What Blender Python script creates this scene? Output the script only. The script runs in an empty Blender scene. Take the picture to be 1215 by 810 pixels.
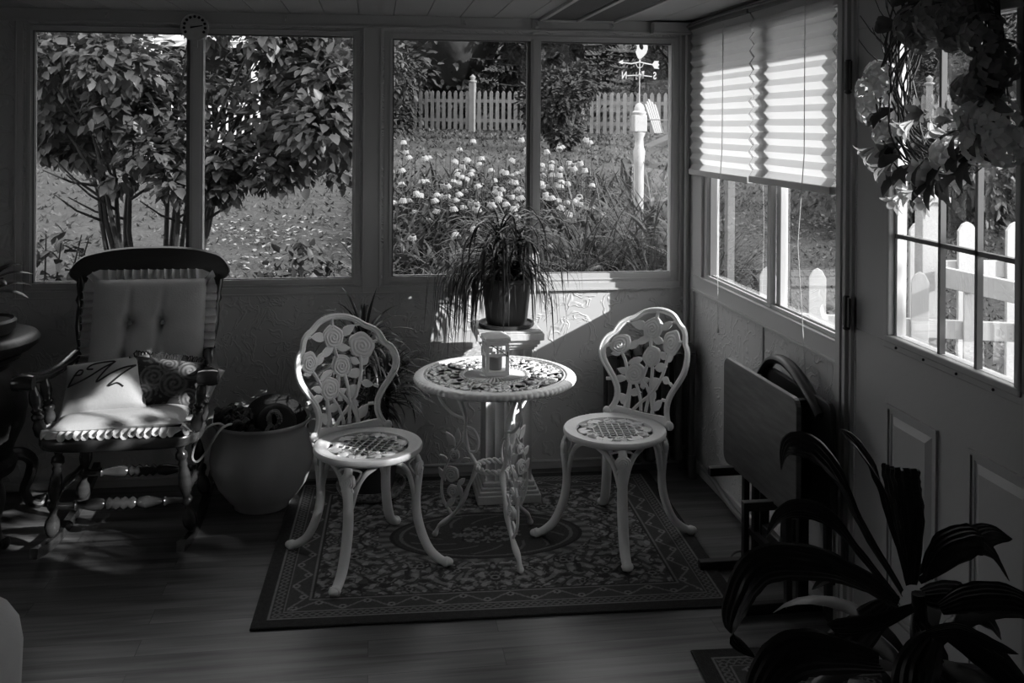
import bpy, math, random
from mathutils import Vector, Matrix, noise
C = bpy.context.scene.collection
PI = math.pi
rnd = random.Random(7)
def V(*a): return Vector(a)
def R(d): return math.radians(d)

# ---------------------------------------------------------------- mesh builder
class MB:
    def __init__(s): s.v = []; s.f = []
    def add(s, vs, fs):
        b = len(s.v); s.v += [tuple(v) for v in vs]; s.f += [tuple(i + b for i in f) for f in fs]; return s
    def box(s, c, d, rz=0, rx=0, ry=0):
        m = Matrix.Rotation(rz, 3, 'Z') @ Matrix.Rotation(ry, 3, 'Y') @ Matrix.Rotation(rx, 3, 'X')
        vs = [m @ V(x * d[0] / 2, y * d[1] / 2, z * d[2] / 2) + V(*c) for x in (-1, 1) for y in (-1, 1) for z in (-1, 1)]
        return s.add(vs, [(0, 1, 3, 2), (4, 6, 7, 5), (0, 4, 5, 1), (2, 3, 7, 6), (0, 2, 6, 4), (1, 5, 7, 3)])
    def bb(s, x0, x1, y0, y1, z0, z1):
        return s.box(((x0 + x1) / 2, (y0 + y1) / 2, (z0 + z1) / 2), (abs(x1 - x0), abs(y1 - y0), abs(z1 - z0)))
    def bar(s, p, q, w, h, up=(0, 0, 1)):
        p = V(*p); q = V(*q); t = (q - p).normalized(); u = V(*up)
        a = t.cross(u)
        if a.length < 1e-4: a = t.cross(V(1, 0, 0))
        a.normalize(); b = a.cross(t).normalized()
        vs = [o + a * x * w / 2 + b * y * h / 2 for o in (p, q) for x, y in ((-1, -1), (1, -1), (1, 1), (-1, 1))]
        return s.add(vs, [(0, 1, 2, 3), (7, 6, 5, 4), (0, 4, 5, 1), (1, 5, 6, 2), (2, 6, 7, 3), (3, 7, 4, 0)])
    def tube(s, pts, r, n=8, closed=False, flat=1.0, ref=None, cap=True):
        pts = [V(*p) for p in pts]; N = len(pts)
        rs = r if isinstance(r, (list, tuple)) else [r] * N
        vs = []; prev = None
        for i in range(N):
            a = pts[(i - 1) % N] if (closed or i) else pts[0]
            b = pts[(i + 1) % N] if (closed or i < N - 1) else pts[-1]
            t = (b - a)
            t = t.normalized() if t.length > 1e-9 else V(0, 0, 1)
            if ref is not None:
                nn = V(*ref); nn = nn - t * nn.dot(t)
                if nn.length < 1e-5: nn = t.orthogonal()
            elif prev is None: nn = t.orthogonal()
            else:
                nn = prev - t * prev.dot(t)
                if nn.length < 1e-6: nn = t.orthogonal()
            nn.normalize(); prev = nn; bb = t.cross(nn)
            for k in range(n):
                an = 2 * PI * k / n
                vs.append(pts[i] + nn * (math.cos(an) * rs[i] * flat) + bb * (math.sin(an) * rs[i]))
        fs = []
        for i in range(N if closed else N - 1):
            j = (i + 1) % N
            for k in range(n):
                l = (k + 1) % n; fs.append((i * n + k, i * n + l, j * n + l, j * n + k))
        if not closed and cap: fs += [tuple(reversed(range(n))), tuple(range((N - 1) * n, N * n))]
        return s.add(vs, fs)
    def lathe(s, prof, n=24, o=(0, 0, 0), axis=None, rmod=None):
        """prof: list of (r, z)"""
        o = V(*o); m = Matrix.Identity(3)
        if axis is not None: m = V(*axis).normalized().to_track_quat('Z', 'Y').to_matrix()
        vs = []
        for r, z in prof:
            for k in range(n):
                a = 2 * PI * k / n; q = r * (rmod(a, z) if rmod else 1)
                vs.append(m @ V(q * math.cos(a), q * math.sin(a), z) + o)
        fs = [(i * n + k, i * n + (k + 1) % n, (i + 1) * n + (k + 1) % n, (i + 1) * n + k) for i in range(len(prof) - 1) for k in range(n)]
        if prof[0][0] > 1e-6: fs.append(tuple(reversed(range(n))))
        if prof[-1][0] > 1e-6: fs.append(tuple(range((len(prof) - 1) * n, len(prof) * n)))
        return s.add(vs, fs)
    def turned(s, p, q, prof, n=12):
        p = V(*p); q = V(*q); L = (q - p).length
        return s.lathe([(r, t * L) for t, r in prof], n, p, q - p)
    def prism(s, poly, th, mp):
        """poly of (u,v); mp(u,v,w)->xyz ; thickness th centred"""
        n = len(poly)
        vs = [mp(u, v, -th / 2) for u, v in poly] + [mp(u, v, th / 2) for u, v in poly]
        return s.add(vs, [tuple(reversed(range(n))), tuple(range(n, 2 * n))] + [(i, (i + 1) % n, n + (i + 1) % n, n + i) for i in range(n)])
    def ball(s, c, r, n=10, m=7, sq=(1, 1, 1)):
        vs = []
        for i in range(m + 1):
            ph = PI * i / m
            for k in range(n):
                a = 2 * PI * k / n
                vs.append((c[0] + r * sq[0] * math.sin(ph) * math.cos(a), c[1] + r * sq[1] * math.sin(ph) * math.sin(a), c[2] + r * sq[2] * math.cos(ph)))
        return s.add(vs, [(i * n + k, (i + 1) * n + k, (i + 1) * n + (k + 1) % n, i * n + (k + 1) % n) for i in range(m) for k in range(n)])
    def ribbon(s, pts, ws, side=None, fold=0.0):
        """leaf strip, 3 verts across"""
        pts = [V(*p) for p in pts]; N = len(pts); vs = []
        for i in range(N):
            t = (pts[min(i + 1, N - 1)] - pts[max(i - 1, 0)]).normalized()
            sd = V(*side) if side is not None else t.cross(V(0, 0, 1))
            sd = sd - t * sd.dot(t)
            if sd.length < 1e-4: sd = t.orthogonal()
            sd.normalize(); nn = sd.cross(t)
            vs += [pts[i] - sd * ws[i] / 2 + nn * fold * ws[i], pts[i], pts[i] + sd * ws[i] / 2 + nn * fold * ws[i]]
        fs = []
        for i in range(N - 1):
            a = 3 * i; fs += [(a, a + 1, a + 4, a + 3), (a + 1, a + 2, a + 5, a + 4)]
        return s.add(vs, fs)
    def blade(s, o, az, el, L, w, droop, n=8, fold=.15, grav=0.0, tw=0.0):
        p = V(*o); e = el; pts = [p.copy()]
        for i in range(n):
            d = V(math.cos(az) * math.cos(e), math.sin(az) * math.cos(e), math.sin(e))
            p = p + d * (L / n); pts.append(p.copy()); e -= droop / n * (1 + grav * i / n); az += tw / n
            if e < -1.5: e = -1.5
        ws = [w * max(.06, math.sin(PI * min(1, (.12 + .88 * i / n))) ** .7) for i in range(n + 1)]
        return s.ribbon(pts, ws, side=(-math.sin(az), math.cos(az), 0.02), fold=fold)
    def leaf(s, c, d, nrm, L, W):
        c = V(*c); d = d.normalized(); sd = d.cross(nrm)
        if sd.length < 1e-3: sd = d.orthogonal()
        sd.normalize(); nn = sd.cross(d)
        vs = [c, c + d * L * .35 + sd * W / 2 + nn * W * .12, c + d * L * .35 - sd * W / 2 + nn * W * .12, c + d * L * .42, c + d * L - nn * L * .12,
              c + d * L * .72 + sd * W * .33, c + d * L * .72 - sd * W * .33]
        return s.add(vs, [(0, 1, 3), (0, 3, 2), (1, 5, 3), (3, 6, 2), (3, 5, 4), (3, 4, 6)])
    def build(s, name, m, parent=None, smooth=True, loc=None, rz=0, bevel=0, angle=40):
        me = bpy.data.meshes.new(name); me.from_pydata(s.v, [], s.f); me.update()
        o = bpy.data.objects.new(name, me); C.objects.link(o)
        if m is not None: me.materials.append(m)
        if smooth:
            me.polygons.foreach_set('use_smooth', [True] * len(me.polygons)); me.set_sharp_from_angle(angle=R(angle))
        if parent is not None: o.parent = parent
        if loc is not None: o.location = loc
        if rz: o.rotation_euler.z = rz
        if bevel:
            b = o.modifiers.new('bevel', 'BEVEL'); b.width = bevel; b.segments = 2; b.limit_method = 'ANGLE'; b.angle_limit = R(50)
        return o

def tag(o, label=None, cat=None, group=None, kind=None):
    if label: o['label'] = label
    if cat: o['category'] = cat
    if group: o['group'] = group
    if kind: o['kind'] = kind
    return o
def empty(name, loc=(0, 0, 0), rz=0, **k):
    o = bpy.data.objects.new(name, None); C.objects.link(o); o.empty_display_size = .05
    o.location = loc; o.rotation_euler = (0, 0, rz); return tag(o, **k)
def copy_tree(o, parent=None):
    c = o.copy(); C.objects.link(c); c.parent = parent
    for ch in list(o.children): copy_tree(ch, c)
    return c

# ---------------------------------------------------------------- materials
def mat(name, g, rough=.5, var=0.0, vscale=6, bump=0.0, bscale=40, spec=.5, metal=0, stretch=None, coat=0, detail=4, trans=0):
    m = bpy.data.materials.new(name); m.use_nodes = True; nt = m.node_tree; b = nt.nodes['Principled BSDF']
    b.inputs['Roughness'].default_value = rough; b.inputs['Base Color'].default_value = (g, g, g, 1)
    b.inputs['Specular IOR Level'].default_value = spec; b.inputs['Metallic'].default_value = metal
    b.inputs['Coat Weight'].default_value = coat
    tc = nt.nodes.new('ShaderNodeTexCoord'); src = tc.outputs['Object']
    if stretch:
        mp = nt.nodes.new('ShaderNodeMapping'); mp.inputs['Scale'].default_value = stretch; nt.links.new(src, mp.inputs[0]); src = mp.outputs[0]
    if var:
        n = nt.nodes.new('ShaderNodeTexNoise'); n.inputs['Scale'].default_value = vscale; n.inputs['Detail'].default_value = detail; nt.links.new(src, n.inputs[0])
        r = nt.nodes.new('ShaderNodeMapRange'); r.inputs['From Min'].default_value = .3; r.inputs['From Max'].default_value = .7
        r.inputs['To Min'].default_value = g * (1 - var); r.inputs['To Max'].default_value = g * (1 + var)
        nt.links.new(n.outputs[0], r.inputs[0])
        cc = nt.nodes.new('ShaderNodeCombineColor')
        for i in range(3): nt.links.new(r.outputs[0], cc.inputs[i])
        nt.links.new(cc.outputs[0], b.inputs['Base Color'])
    if bump:
        n = nt.nodes.new('ShaderNodeTexNoise'); n.inputs['Scale'].default_value = bscale; n.inputs['Detail'].default_value = 5; nt.links.new(src, n.inputs[0])
        bp = nt.nodes.new('ShaderNodeBump'); bp.inputs['Strength'].default_value = bump; bp.inputs['Distance'].default_value = .01 if bscale > 10 else .4
        nt.links.new(n.outputs[0], bp.inputs['Height']); nt.links.new(bp.outputs[0], b.inputs['Normal'])
    if trans:
        out = nt.nodes['Material Output']; tl = nt.nodes.new('ShaderNodeBsdfTranslucent'); tl.inputs[0].default_value = (g, g, g, 1)
        mx = nt.nodes.new('ShaderNodeMixShader'); mx.inputs[0].default_value = trans
        nt.links.new(b.outputs[0], mx.inputs[1]); nt.links.new(tl.outputs[0], mx.inputs[2]); nt.links.new(mx.outputs[0], out.inputs[0])
    return m
def nd(m, t, **k):
    n = m.node_tree.nodes.new(t)
    for a, v in k.items(): setattr(n, a, v)
    return n

M = {}
M['trim'] = mat('painted_trim', .46, .4, var=.03, vscale=3)
M['ceiling'] = mat('ceiling_paint', .42, .5, var=.04, vscale=2)
M['door'] = mat('door_paint', .36, .45, bump=.05, bscale=60)
M['cast'] = mat('white_cast_metal', .8, .34, var=.04, vscale=12, bump=.12, bscale=90)
M['table_cast'] = mat('white_table_metal', .8, .36, var=.06, vscale=14, bump=.15, bscale=90)
M['column'] = mat('whitewashed_plaster', .55, .7, var=.15, vscale=7, bump=.2, bscale=50)
M['dark_wood'] = mat('dark_varnished_wood', .035, .22, var=.35, vscale=5, stretch=(1, 1, 8), coat=.3)
M['crest_wood'] = mat('dark_crest_wood', .022, .4, var=.4, vscale=4, stretch=(1, 6, 6))
M['seat_wood'] = mat('dark_seat_wood', .045, .25, var=.35, vscale=5, stretch=(1, 8, 8), coat=.2)
M['cushion'] = mat('pale_cushion_cloth', .46, .85, var=.06, vscale=10, bump=.15, bscale=150)
M['pillow'] = mat('cream_pillow_cloth', .42, .85, var=.05, vscale=10, bump=.12, bscale=120)
M['ink'] = mat('black_embroidery', .01, .7)
M['grey_print'] = mat('grey_print', .12, .8)
M['ceramic'] = mat('glazed_ceramic', .42, .16, var=.12, vscale=4, coat=.3)
M['ceramic_in'] = mat('dull_pot_inside', .2, .6)
M['cloth_dark'] = mat('dark_cloth', .018, .8, var=.4, vscale=30, bump=.5, bscale=80)
M['hat'] = mat('dark_felt_hat', .012, .75, bump=.2, bscale=120)
M['rope'] = mat('pale_cord', .5, .7, bump=.4, bscale=300)
M['knot'] = mat('grey_braided_cord', .12, .7, bump=.4, bscale=300)
M['iron'] = mat('black_iron', .018, .38, var=.2, vscale=20, bump=.1, bscale=60)
M['radiator'] = mat('dark_radiator_paint', .03, .4, bump=.1, bscale=60)
M['tray'] = mat('brown_tray_wood', .06, .42, var=.4, vscale=6, stretch=(1, 1.2, 9), coat=.1)
M['tray_dark'] = mat('dark_stand_wood', .012, .4, var=.3, vscale=6)
M['leaf_house'] = mat('dark_houseplant_leaf', .022, .32, var=.3, vscale=14, trans=.15)
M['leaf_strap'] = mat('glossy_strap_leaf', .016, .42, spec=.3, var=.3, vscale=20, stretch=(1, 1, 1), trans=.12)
M['pot_dark'] = mat('dark_planter', .035, .5, var=.2, vscale=9)
M['pot_pattern'] = mat('patterned_saucer', .22, .35, var=.9, vscale=70)
M['soil'] = mat('soil', .02, .9, bump=.5, bscale=90)
M['bark'] = mat('bark', .01, .9, var=.4, vscale=14, stretch=(1, 1, .25), bump=.5, bscale=60)
M['leaf_lilac'] = mat('lilac_leaf', .06, .45, var=.45, vscale=5, trans=.3)
M['leaf_tree'] = mat('tree_leaf', .02, .6, var=.6, vscale=2.5, trans=.2)
M['leaf_pale'] = mat('pale_tree_leaf', .04, .6, var=.5, vscale=3, trans=.2)
M['leaf_conifer'] = mat('conifer_needles', .028, .8, var=.75, vscale=5, bump=1.0, bscale=7)
M['leaf_bed'] = mat('garden_foliage', .034, .5, var=.5, vscale=9, trans=.25)
M['grass'] = mat('grass_blades', .05, .6, var=.45, vscale=3, trans=.2)
M['litter'] = mat('pale_leaf_litter', .16, .7, var=.5, vscale=20)
M['petal'] = mat('white_petal', .3, .7, trans=.3)
M['cone'] = mat('dark_flower_cone', .03, .8)
M['fence'] = mat('white_fence_paint', .42, .5, var=.08, vscale=9, stretch=(1, 1, .4), bump=.15, bscale=40)
M['far_fence'] = mat('weathered_white_paint', .16, .6, var=.15, vscale=6)
M['brown_wood'] = mat('bare_wood', .12, .7)
M['petal_silk'] = mat('silk_flower_petal', .5, .7, var=.2, vscale=30, trans=.3)  # lighter petal for the wreath lilies that catch the light
M['petal_bright'] = mat('lit_hydrangea_petal', .75, .7, var=.15, vscale=30, trans=.35)  # light put into the colour: paler copy for the sunlit wreath flowers
M['petal_grey'] = mat('unlit_silk_petal', .2, .75, var=.35, vscale=25, trans=.3)  # darker copy for wreath flowers out of the light
M['twig'] = mat('wreath_twig', .035, .6, var=.4, vscale=60)
M['wreath_leaf'] = mat('silk_leaf', .05, .5, var=.5, vscale=20, trans=.15)
M['black_plastic'] = mat('black_plastic', .01, .4)
M['cable'] = mat('grey_cable', .2, .5)
M['candle'] = mat('grey_candle_wax', .3, .5)
M['sofa'] = mat('pale_upholstery', .34, .9, var=.05, vscale=8, bump=.2, bscale=200)
M['vent'] = mat('dark_ceiling_mesh', .1, .7, bump=.3, bscale=200)
M['steel'] = mat('dark_wire', .04, .35, metal=.6)
M['dial'] = mat('pale_dial', .5, .5, var=.1, vscale=30)
M['roof'] = mat('roof_board', .2, .8)
M['hinge'] = mat('black_hinge', .012, .45)
M['arbor_white'] = mat('arbor_paint', .42, .6)
M['garden_white'] = mat('garden_chair_paint', .2, .6)
M['lantern_white'] = mat('lantern_paint', .72, .45, var=.05)
M['weather'] = mat('white_enamel', .3, .4)
M['slider'] = mat('grey_track', .12, .45)

# textured plaster wall
def plaster():
    m = mat('textured_plaster', .52, .55); nt = m.node_tree; b = nt.nodes['Principled BSDF']
    tc = nd(m, 'ShaderNodeTexCoord'); n0 = nd(m, 'ShaderNodeTexNoise'); n0.inputs['Scale'].default_value = 5; n0.inputs['Detail'].default_value = 3
    nt.links.new(tc.outputs['Object'], n0.inputs[0])
    mx = nd(m, 'ShaderNodeMix', data_type='RGBA'); mx.inputs[0].default_value = .16
    nt.links.new(tc.outputs['Object'], mx.inputs[6]); nt.links.new(n0.outputs['Color'], mx.inputs[7])
    n1 = nd(m, 'ShaderNodeTexNoise'); n1.inputs['Scale'].default_value = 11; n1.inputs['Detail'].default_value = 2; n1.inputs['Distortion'].default_value = 1.6
    nt.links.new(mx.outputs[2], n1.inputs[0])
    cr = nd(m, 'ShaderNodeValToRGB'); cr.color_ramp.elements[0].position = .5; cr.color_ramp.elements[1].position = .56
    e = cr.color_ramp.elements.new(.62); e.color = (.25, .25, .25, 1)
    cr.color_ramp.elements[0].color = (0, 0, 0, 1); nt.links.new(n1.outputs[0], cr.inputs[0])
    bp = nd(m, 'ShaderNodeBump'); bp.inputs['Strength'].default_value = .55; bp.inputs['Distance'].default_value = .006
    nt.links.new(cr.outputs[0], bp.inputs['Height']); nt.links.new(bp.outputs[0], b.inputs['Normal']); return m
M['plaster'] = plaster()

def floor_mat():
    m = mat('wood_plank_floor', .06, .36); nt = m.node_tree; b = nt.nodes['Principled BSDF']; L = nt.links.new
    tc = nd(m, 'ShaderNodeTexCoord')
    br = nd(m, 'ShaderNodeTexBrick'); br.offset = .37; br.offset_frequency = 2
    br.inputs['Color1'].default_value = (0, 0, 0, 1); br.inputs['Color2'].default_value = (1, 1, 1, 1); br.inputs['Mortar'].default_value = (.5, .5, .5, 1)
    br.inputs['Scale'].default_value = 1; br.inputs['Mortar Size'].default_value = .0012; br.inputs['Brick Width'].default_value = 1.1; br.inputs['Row Height'].default_value = .095
    L(tc.outputs['Object'], br.inputs[0])
    # per plank offset for grain
    mp = nd(m, 'ShaderNodeMapping'); mp.inputs['Scale'].default_value = (1.2, 14, 1); L(tc.outputs['Object'], mp.inputs[0])
    ad = nd(m, 'ShaderNodeVectorMath', operation='ADD'); sc = nd(m, 'ShaderNodeVectorMath', operation='SCALE'); sc.inputs['Scale'].default_value = 37
    L(br.outputs['Color'], sc.inputs[0]); L(mp.outputs[0], ad.inputs[0]); L(sc.outputs[0], ad.inputs[1])
    n1 = nd(m, 'ShaderNodeTexNoise'); n1.inputs['Scale'].default_value = 1.6; n1.inputs['Detail'].default_value = 4; n1.inputs['Distortion'].default_value = .8; L(ad.outputs[0], n1.inputs[0])
    wv = nd(m, 'ShaderNodeTexWave', wave_type='RINGS', rings_direction='Z'); wv.inputs['Scale'].default_value = .35; wv.inputs['Distortion'].default_value = 7; wv.inputs['Detail'].default_value = 3; wv.inputs['Detail Scale'].default_value = .6
    L(ad.outputs[0], wv.inputs[0])
    def mth(op, a, b_=None, v=None):
        n = nd(m, 'ShaderNodeMath', operation=op); L(a, n.inputs[0])
        if b_ is not None: L(b_, n.inputs[1])
        if v is not None: n.inputs[1].default_value = v
        return n.outputs[0]
    mp2 = nd(m, 'ShaderNodeMapping'); mp2.inputs['Scale'].default_value = (2.2, 42, 1); L(tc.outputs['Object'], mp2.inputs[0]); ad2 = nd(m, 'ShaderNodeVectorMath', operation='ADD'); L(mp2.outputs[0], ad2.inputs[0]); L(sc.outputs[0], ad2.inputs[1])
    n2 = nd(m, 'ShaderNodeTexNoise'); n2.inputs['Scale'].default_value = 1.5; n2.inputs['Detail'].default_value = 5; n2.inputs['Distortion'].default_value = .6; L(ad2.outputs[0], n2.inputs[0])
    def mr(o_, hi):
        n = nd(m, 'ShaderNodeMapRange'); n.inputs['From Min'].default_value = .34; n.inputs['From Max'].default_value = .66; n.inputs['To Min'].default_value = 0; n.inputs['To Max'].default_value = hi; L(o_, n.inputs[0]); return n.outputs[0]
    s = mth('ADD', mr(n1.outputs[0], .04), mr(n2.outputs[0], .045))
    s = mth('ADD', s, mth('MULTIPLY', wv.outputs['Fac'], v=.05))
    sp = nd(m, 'ShaderNodeSeparateColor'); L(br.outputs['Color'], sp.inputs[0])
    s = mth('ADD', s, mth('MULTIPLY', sp.outputs[0], v=.035))
    s = mth('ADD', s, v=.002)
    inv = mth('MULTIPLY', br.outputs['Fac'], v=-.7); inv = mth('ADD', inv, v=1.0)
    s = mth('MULTIPLY', s, inv)
    cc = nd(m, 'ShaderNodeCombineColor')
    for i in range(3): L(s, cc.inputs[i])
    L(cc.outputs[0], b.inputs['Base Color'])
    bp = nd(m, 'ShaderNodeBump'); bp.inputs['Strength'].default_value = .15; bp.inputs['Distance'].default_value = .002; L(inv, bp.inputs['Height']); L(bp.outputs[0], b.inputs['Normal'])
    return m
M['floor'] = floor_mat()

def col_mat(name, rough=.9, bump=.4, bscale=250):
    m = mat(name, .2, rough, bump=bump, bscale=bscale, spec=.15); a = nd(m, 'ShaderNodeVertexColor'); a.layer_name = 'Pattern'
    m.node_tree.links.new(a.outputs[0], m.node_tree.nodes['Principled BSDF'].inputs['Base Color']); return m
M['rug'] = col_mat('woven_rug')
M['floral'] = col_mat('floral_print_cloth', .85, .1)

def glass_mat():
    m = bpy.data.materials.new('window_glass'); m.use_nodes = True; nt = m.node_tree; nt.nodes.clear()
    o = nt.nodes.new('ShaderNodeOutputMaterial'); t = nt.nodes.new('ShaderNodeBsdfTransparent'); t.inputs[0].default_value = (.93, .93, .93, 1)
    g = nt.nodes.new('ShaderNodeBsdfGlossy'); g.inputs['Roughness'].default_value = .01; g.inputs[0].default_value = (1, 1, 1, 1)
    fr = nt.nodes.new('ShaderNodeFresnel'); fr.inputs[0].default_value = 1.5
    ml = nt.nodes.new('ShaderNodeMath'); ml.operation = 'MULTIPLY'; ml.inputs[1].default_value = 2.2; nt.links.new(fr.outputs[0], ml.inputs[0]); geo = nt.nodes.new('ShaderNodeNewGeometry'); sb = nt.nodes.new('ShaderNodeMath'); sb.operation = 'SUBTRACT'; sb.inputs[0].default_value = 1; nt.links.new(geo.outputs['Backfacing'], sb.inputs[1]); m2 = nt.nodes.new('ShaderNodeMath'); m2.operation = 'MULTIPLY'; nt.links.new(ml.outputs[0], m2.inputs[0]); nt.links.new(sb.outputs[0], m2.inputs[1]); ml = m2
    mx = nt.nodes.new('ShaderNodeMixShader'); nt.links.new(ml.outputs[0], mx.inputs[0]); nt.links.new(t.outputs[0], mx.inputs[1]); nt.links.new(g.outputs[0], mx.inputs[2]); nt.links.new(mx.outputs[0], o.inputs[0])
    return m
M['glass'] = glass_mat()
def blind_mat():
    m = bpy.data.materials.new('pleated_blind_fabric'); m.use_nodes = True; nt = m.node_tree; nt.nodes.clear()
    o = nt.nodes.new('ShaderNodeOutputMaterial'); d = nt.nodes.new('ShaderNodeBsdfDiffuse'); d.inputs[0].default_value = (.62, .62, .62, 1)
    t = nt.nodes.new('ShaderNodeBsdfTranslucent'); t.inputs[0].default_value = (.62, .62, .62, 1)
    mx = nt.nodes.new('ShaderNodeMixShader'); mx.inputs[0].default_value = .42
    nt.links.new(d.outputs[0], mx.inputs[1]); nt.links.new(t.outputs[0], mx.inputs[2]); nt.links.new(mx.outputs[0], o.inputs[0]); return m
M['blind'] = blind_mat()
def ground_mat():
    m = mat('lawn_ground', .1, .9, bump=.8, bscale=25); nt = m.node_tree; b = nt.nodes['Principled BSDF']; L = nt.links.new
    tc = nd(m, 'ShaderNodeTexCoord')
    n = nd(m, 'ShaderNodeTexNoise'); n.inputs['Scale'].default_value = .9; n.inputs['Detail'].default_value = 8; n.inputs['Roughness'].default_value = .7; L(tc.outputs['Object'], n.inputs[0])
    v = nd(m, 'ShaderNodeTexNoise'); v.inputs['Scale'].default_value = 34; v.inputs['Detail'].default_value = 4; L(tc.outputs['Object'], v.inputs[0])
    mm = nd(m, 'ShaderNodeMath', operation='MULTIPLY'); L(n.outputs[0], mm.inputs[0]); L(v.outputs[0], mm.inputs[1])
    r = nd(m, 'ShaderNodeMapRange'); r.inputs['From Min'].default_value = .12; r.inputs['From Max'].default_value = .4; r.inputs['To Min'].default_value = .003; r.inputs['To Max'].default_value = .042
    L(mm.outputs[0], r.inputs[0]); cc = nd(m, 'ShaderNodeCombineColor')
    for i in range(3): L(r.outputs[0], cc.inputs[i])
    L(cc.outputs[0], b.inputs['Base Color']); return m
M['ground'] = ground_mat()

# ================================================================ ROOM SHELL
H = 2.09
def struct(o): o['kind'] = 'structure'; return o
fl = MB(); fl.bb(-4.3, .14, -6.6, .14, -.12, 0); struct(fl.build('floor', M['floor'], smooth=False))
# ceiling: planks running towards the camera with dark grooves
ce = MB()
x = -4.3
while x < .12:
    x1 = min(x + .152, .14); ce.bb(x, x1 - .004, -6.6, .14, H, H + .03); x = x1
ce.bb(-4.3, .14, -6.6, .14, H + .012, H + .06)
struct(ce.build('ceiling', M['ceiling'], smooth=False))
W1 = (-2.99, -1.56, .865, 2.025); W2 = (-1.452, -.062, .865, 2.02)
wb = MB()
wb.bb(-4.3, .14, 0, .14, 0, .865); wb.bb(-4.3, .14, 0, .14, 2.02, H)
for a, b in ((-4.3, W1[0]), (W1[1], W2[0]), (W2[1], .14)): wb.bb(a, b, 0, .14, .865, 2.02)
struct(wb.build('wall_back', M['plaster'], smooth=False))
wr = MB()
wr.bb(0, .14, -1.56, 0, 0, .865); wr.bb(0, .14, -6.6, -0.0, 2.03, H)
wr.bb(0, .06, -.19, 0, .865, 2.03); wr.bb(0, .14, -1.6, -1.535, .0, 2.03); wr.bb(0, .14, -6.6, -2.52, 0, 2.03)
struct(wr.build('wall_right', M['plaster'], smooth=False))
wl = MB(); wl.bb(-4.44, -4.3, -6.6, .14, 0, .9); wl.bb(-4.44, -4.3, -6.6, .14, 2.0, H); wl.bb(-4.44, -4.3, -2.3, .14, .9, 2.0); wl.bb(-4.44, -4.3, -6.6, -3.2, .9, 2.0); struct(wl.build('wall_left', M['plaster'], smooth=False))
wf = MB(); wf.bb(-4.44, .14, -6.74, -6.6, 0, H); struct(wf.build('wall_front', M['plaster'], smooth=False))
rf = MB(); rf.bb(-4.9, .62, -1.98, .42, H + .07, H + .16); rf.bb(-4.9, .26, -6.9, -1.98, H + .07, H + .16); struct(rf.build('roof', M['roof'], smooth=False))  # unseen eave, shaped shorter by the door so sun reaches the rocker

def window_unit(name, W, glass, mull, deep_left):
    """W opening; glass = glass edges x0,x1,z0,z1 ; mull = x0,x1"""
    r = empty(name, ((W[0] + W[1]) / 2, .05, W[2])); struct(r); ox, oy, oz = r.location
    def bl(m, x0, x1, y0, y1, z0, z1): m.bb(x0 - ox, x1 - ox, y0 - oy, y1 - oy, z0 - oz, z1 - oz)
    f = MB(); g0, g1, gz0, gz1 = glass
    bl(f, W[0], g0, 0.0, .05, W[2], W[3]); bl(f, g1, W[1], 0.0, .05, W[2], W[3]); bl(f, g0, g1, 0.0, .05, W[2], gz0); bl(f, g0, g1, 0.0, .05, gz1, W[3])
    # glazing bead
    for a, b, c, d in ((g0 - .014, g0 - .006, gz0, gz1), (g1 + .006, g1 + .014, gz0, gz1)): bl(f, a, b, -.006, 0, c, d)
    for c in (gz0 - .03, gz1 + .018): bl(f, g0 - .014, g1 + .014, -.006, 0, c, c + .007)
    f.build('window_frame', M['trim'], r, smooth=False, bevel=.0015)
    m = MB(); bl(m, mull[0], mull[1], -.004, .045, gz0 - .012, gz1 + .008); bl(m, mull[0] + .01, mull[1] - .01, -.009, -.004, gz0 - .012, gz1 + .008)
    m.build('mullion', M['trim'], r, smooth=False, bevel=.0015)
    t = MB(); bl(t, (mull[0] - .016) , mull[0], .004, .03, gz0, gz1); bl(t, g0, g0 + .006, .002, .03, gz0, gz1); bl(t, g0, g1, .008, .03, gz1 - .006, gz1)
    bl(t, g0, g1, .008, .03, gz0, gz0 + .004)
    t.build('track', M['slider'], r, smooth=False)
    for a, b, y in ((g0, mull[0], .03), (mull[1], g1, .024)):
        g = MB(); bl(g, a, b, y, y + .004, gz0, gz1); g.build('glass', M['glass'], r, smooth=False)
    return r
window_unit('window_1', W1, (-2.962, -1.594, .898, 1.995), (-2.305, -2.248), 1)
window_unit('window_2', W2, (-1.414, -.099, .903, 1.989), (-.777, -.729), 0)
for nm, ax, a0, a1 in (('fill_window', 0, -3.2, -2.3),):   # unseen window added on the left for soft fill light
    r = empty(nm, (-4.37, (a0 + a1) / 2, .9) if ax == 0 else ((a0 + a1) / 2, -6.67, .9)); struct(r); hw = (a1 - a0) / 2
    def wbx(m, u0, u1, z0, z1, th): return m.bb(-th, th, u0, u1, z0, z1) if ax == 0 else m.bb(u0, u1, -th, th, z0, z1)
    f = MB(); wbx(f, -hw, hw, 0, .04, .03); wbx(f, -hw, hw, 1.06, 1.1, .03)
    for u in (-hw + .02, 0, hw - .02): wbx(f, u - .02, u + .02, .04, 1.06, .028)
    f.build('window_frame', M['trim'], r, smooth=False)
    for a, b in ((-hw + .04, -.02), (.02, hw - .04)): g = MB(); wbx(g, a, b, .04, 1.06, .002); g.build('glass', M['glass'], r, smooth=False)
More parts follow.
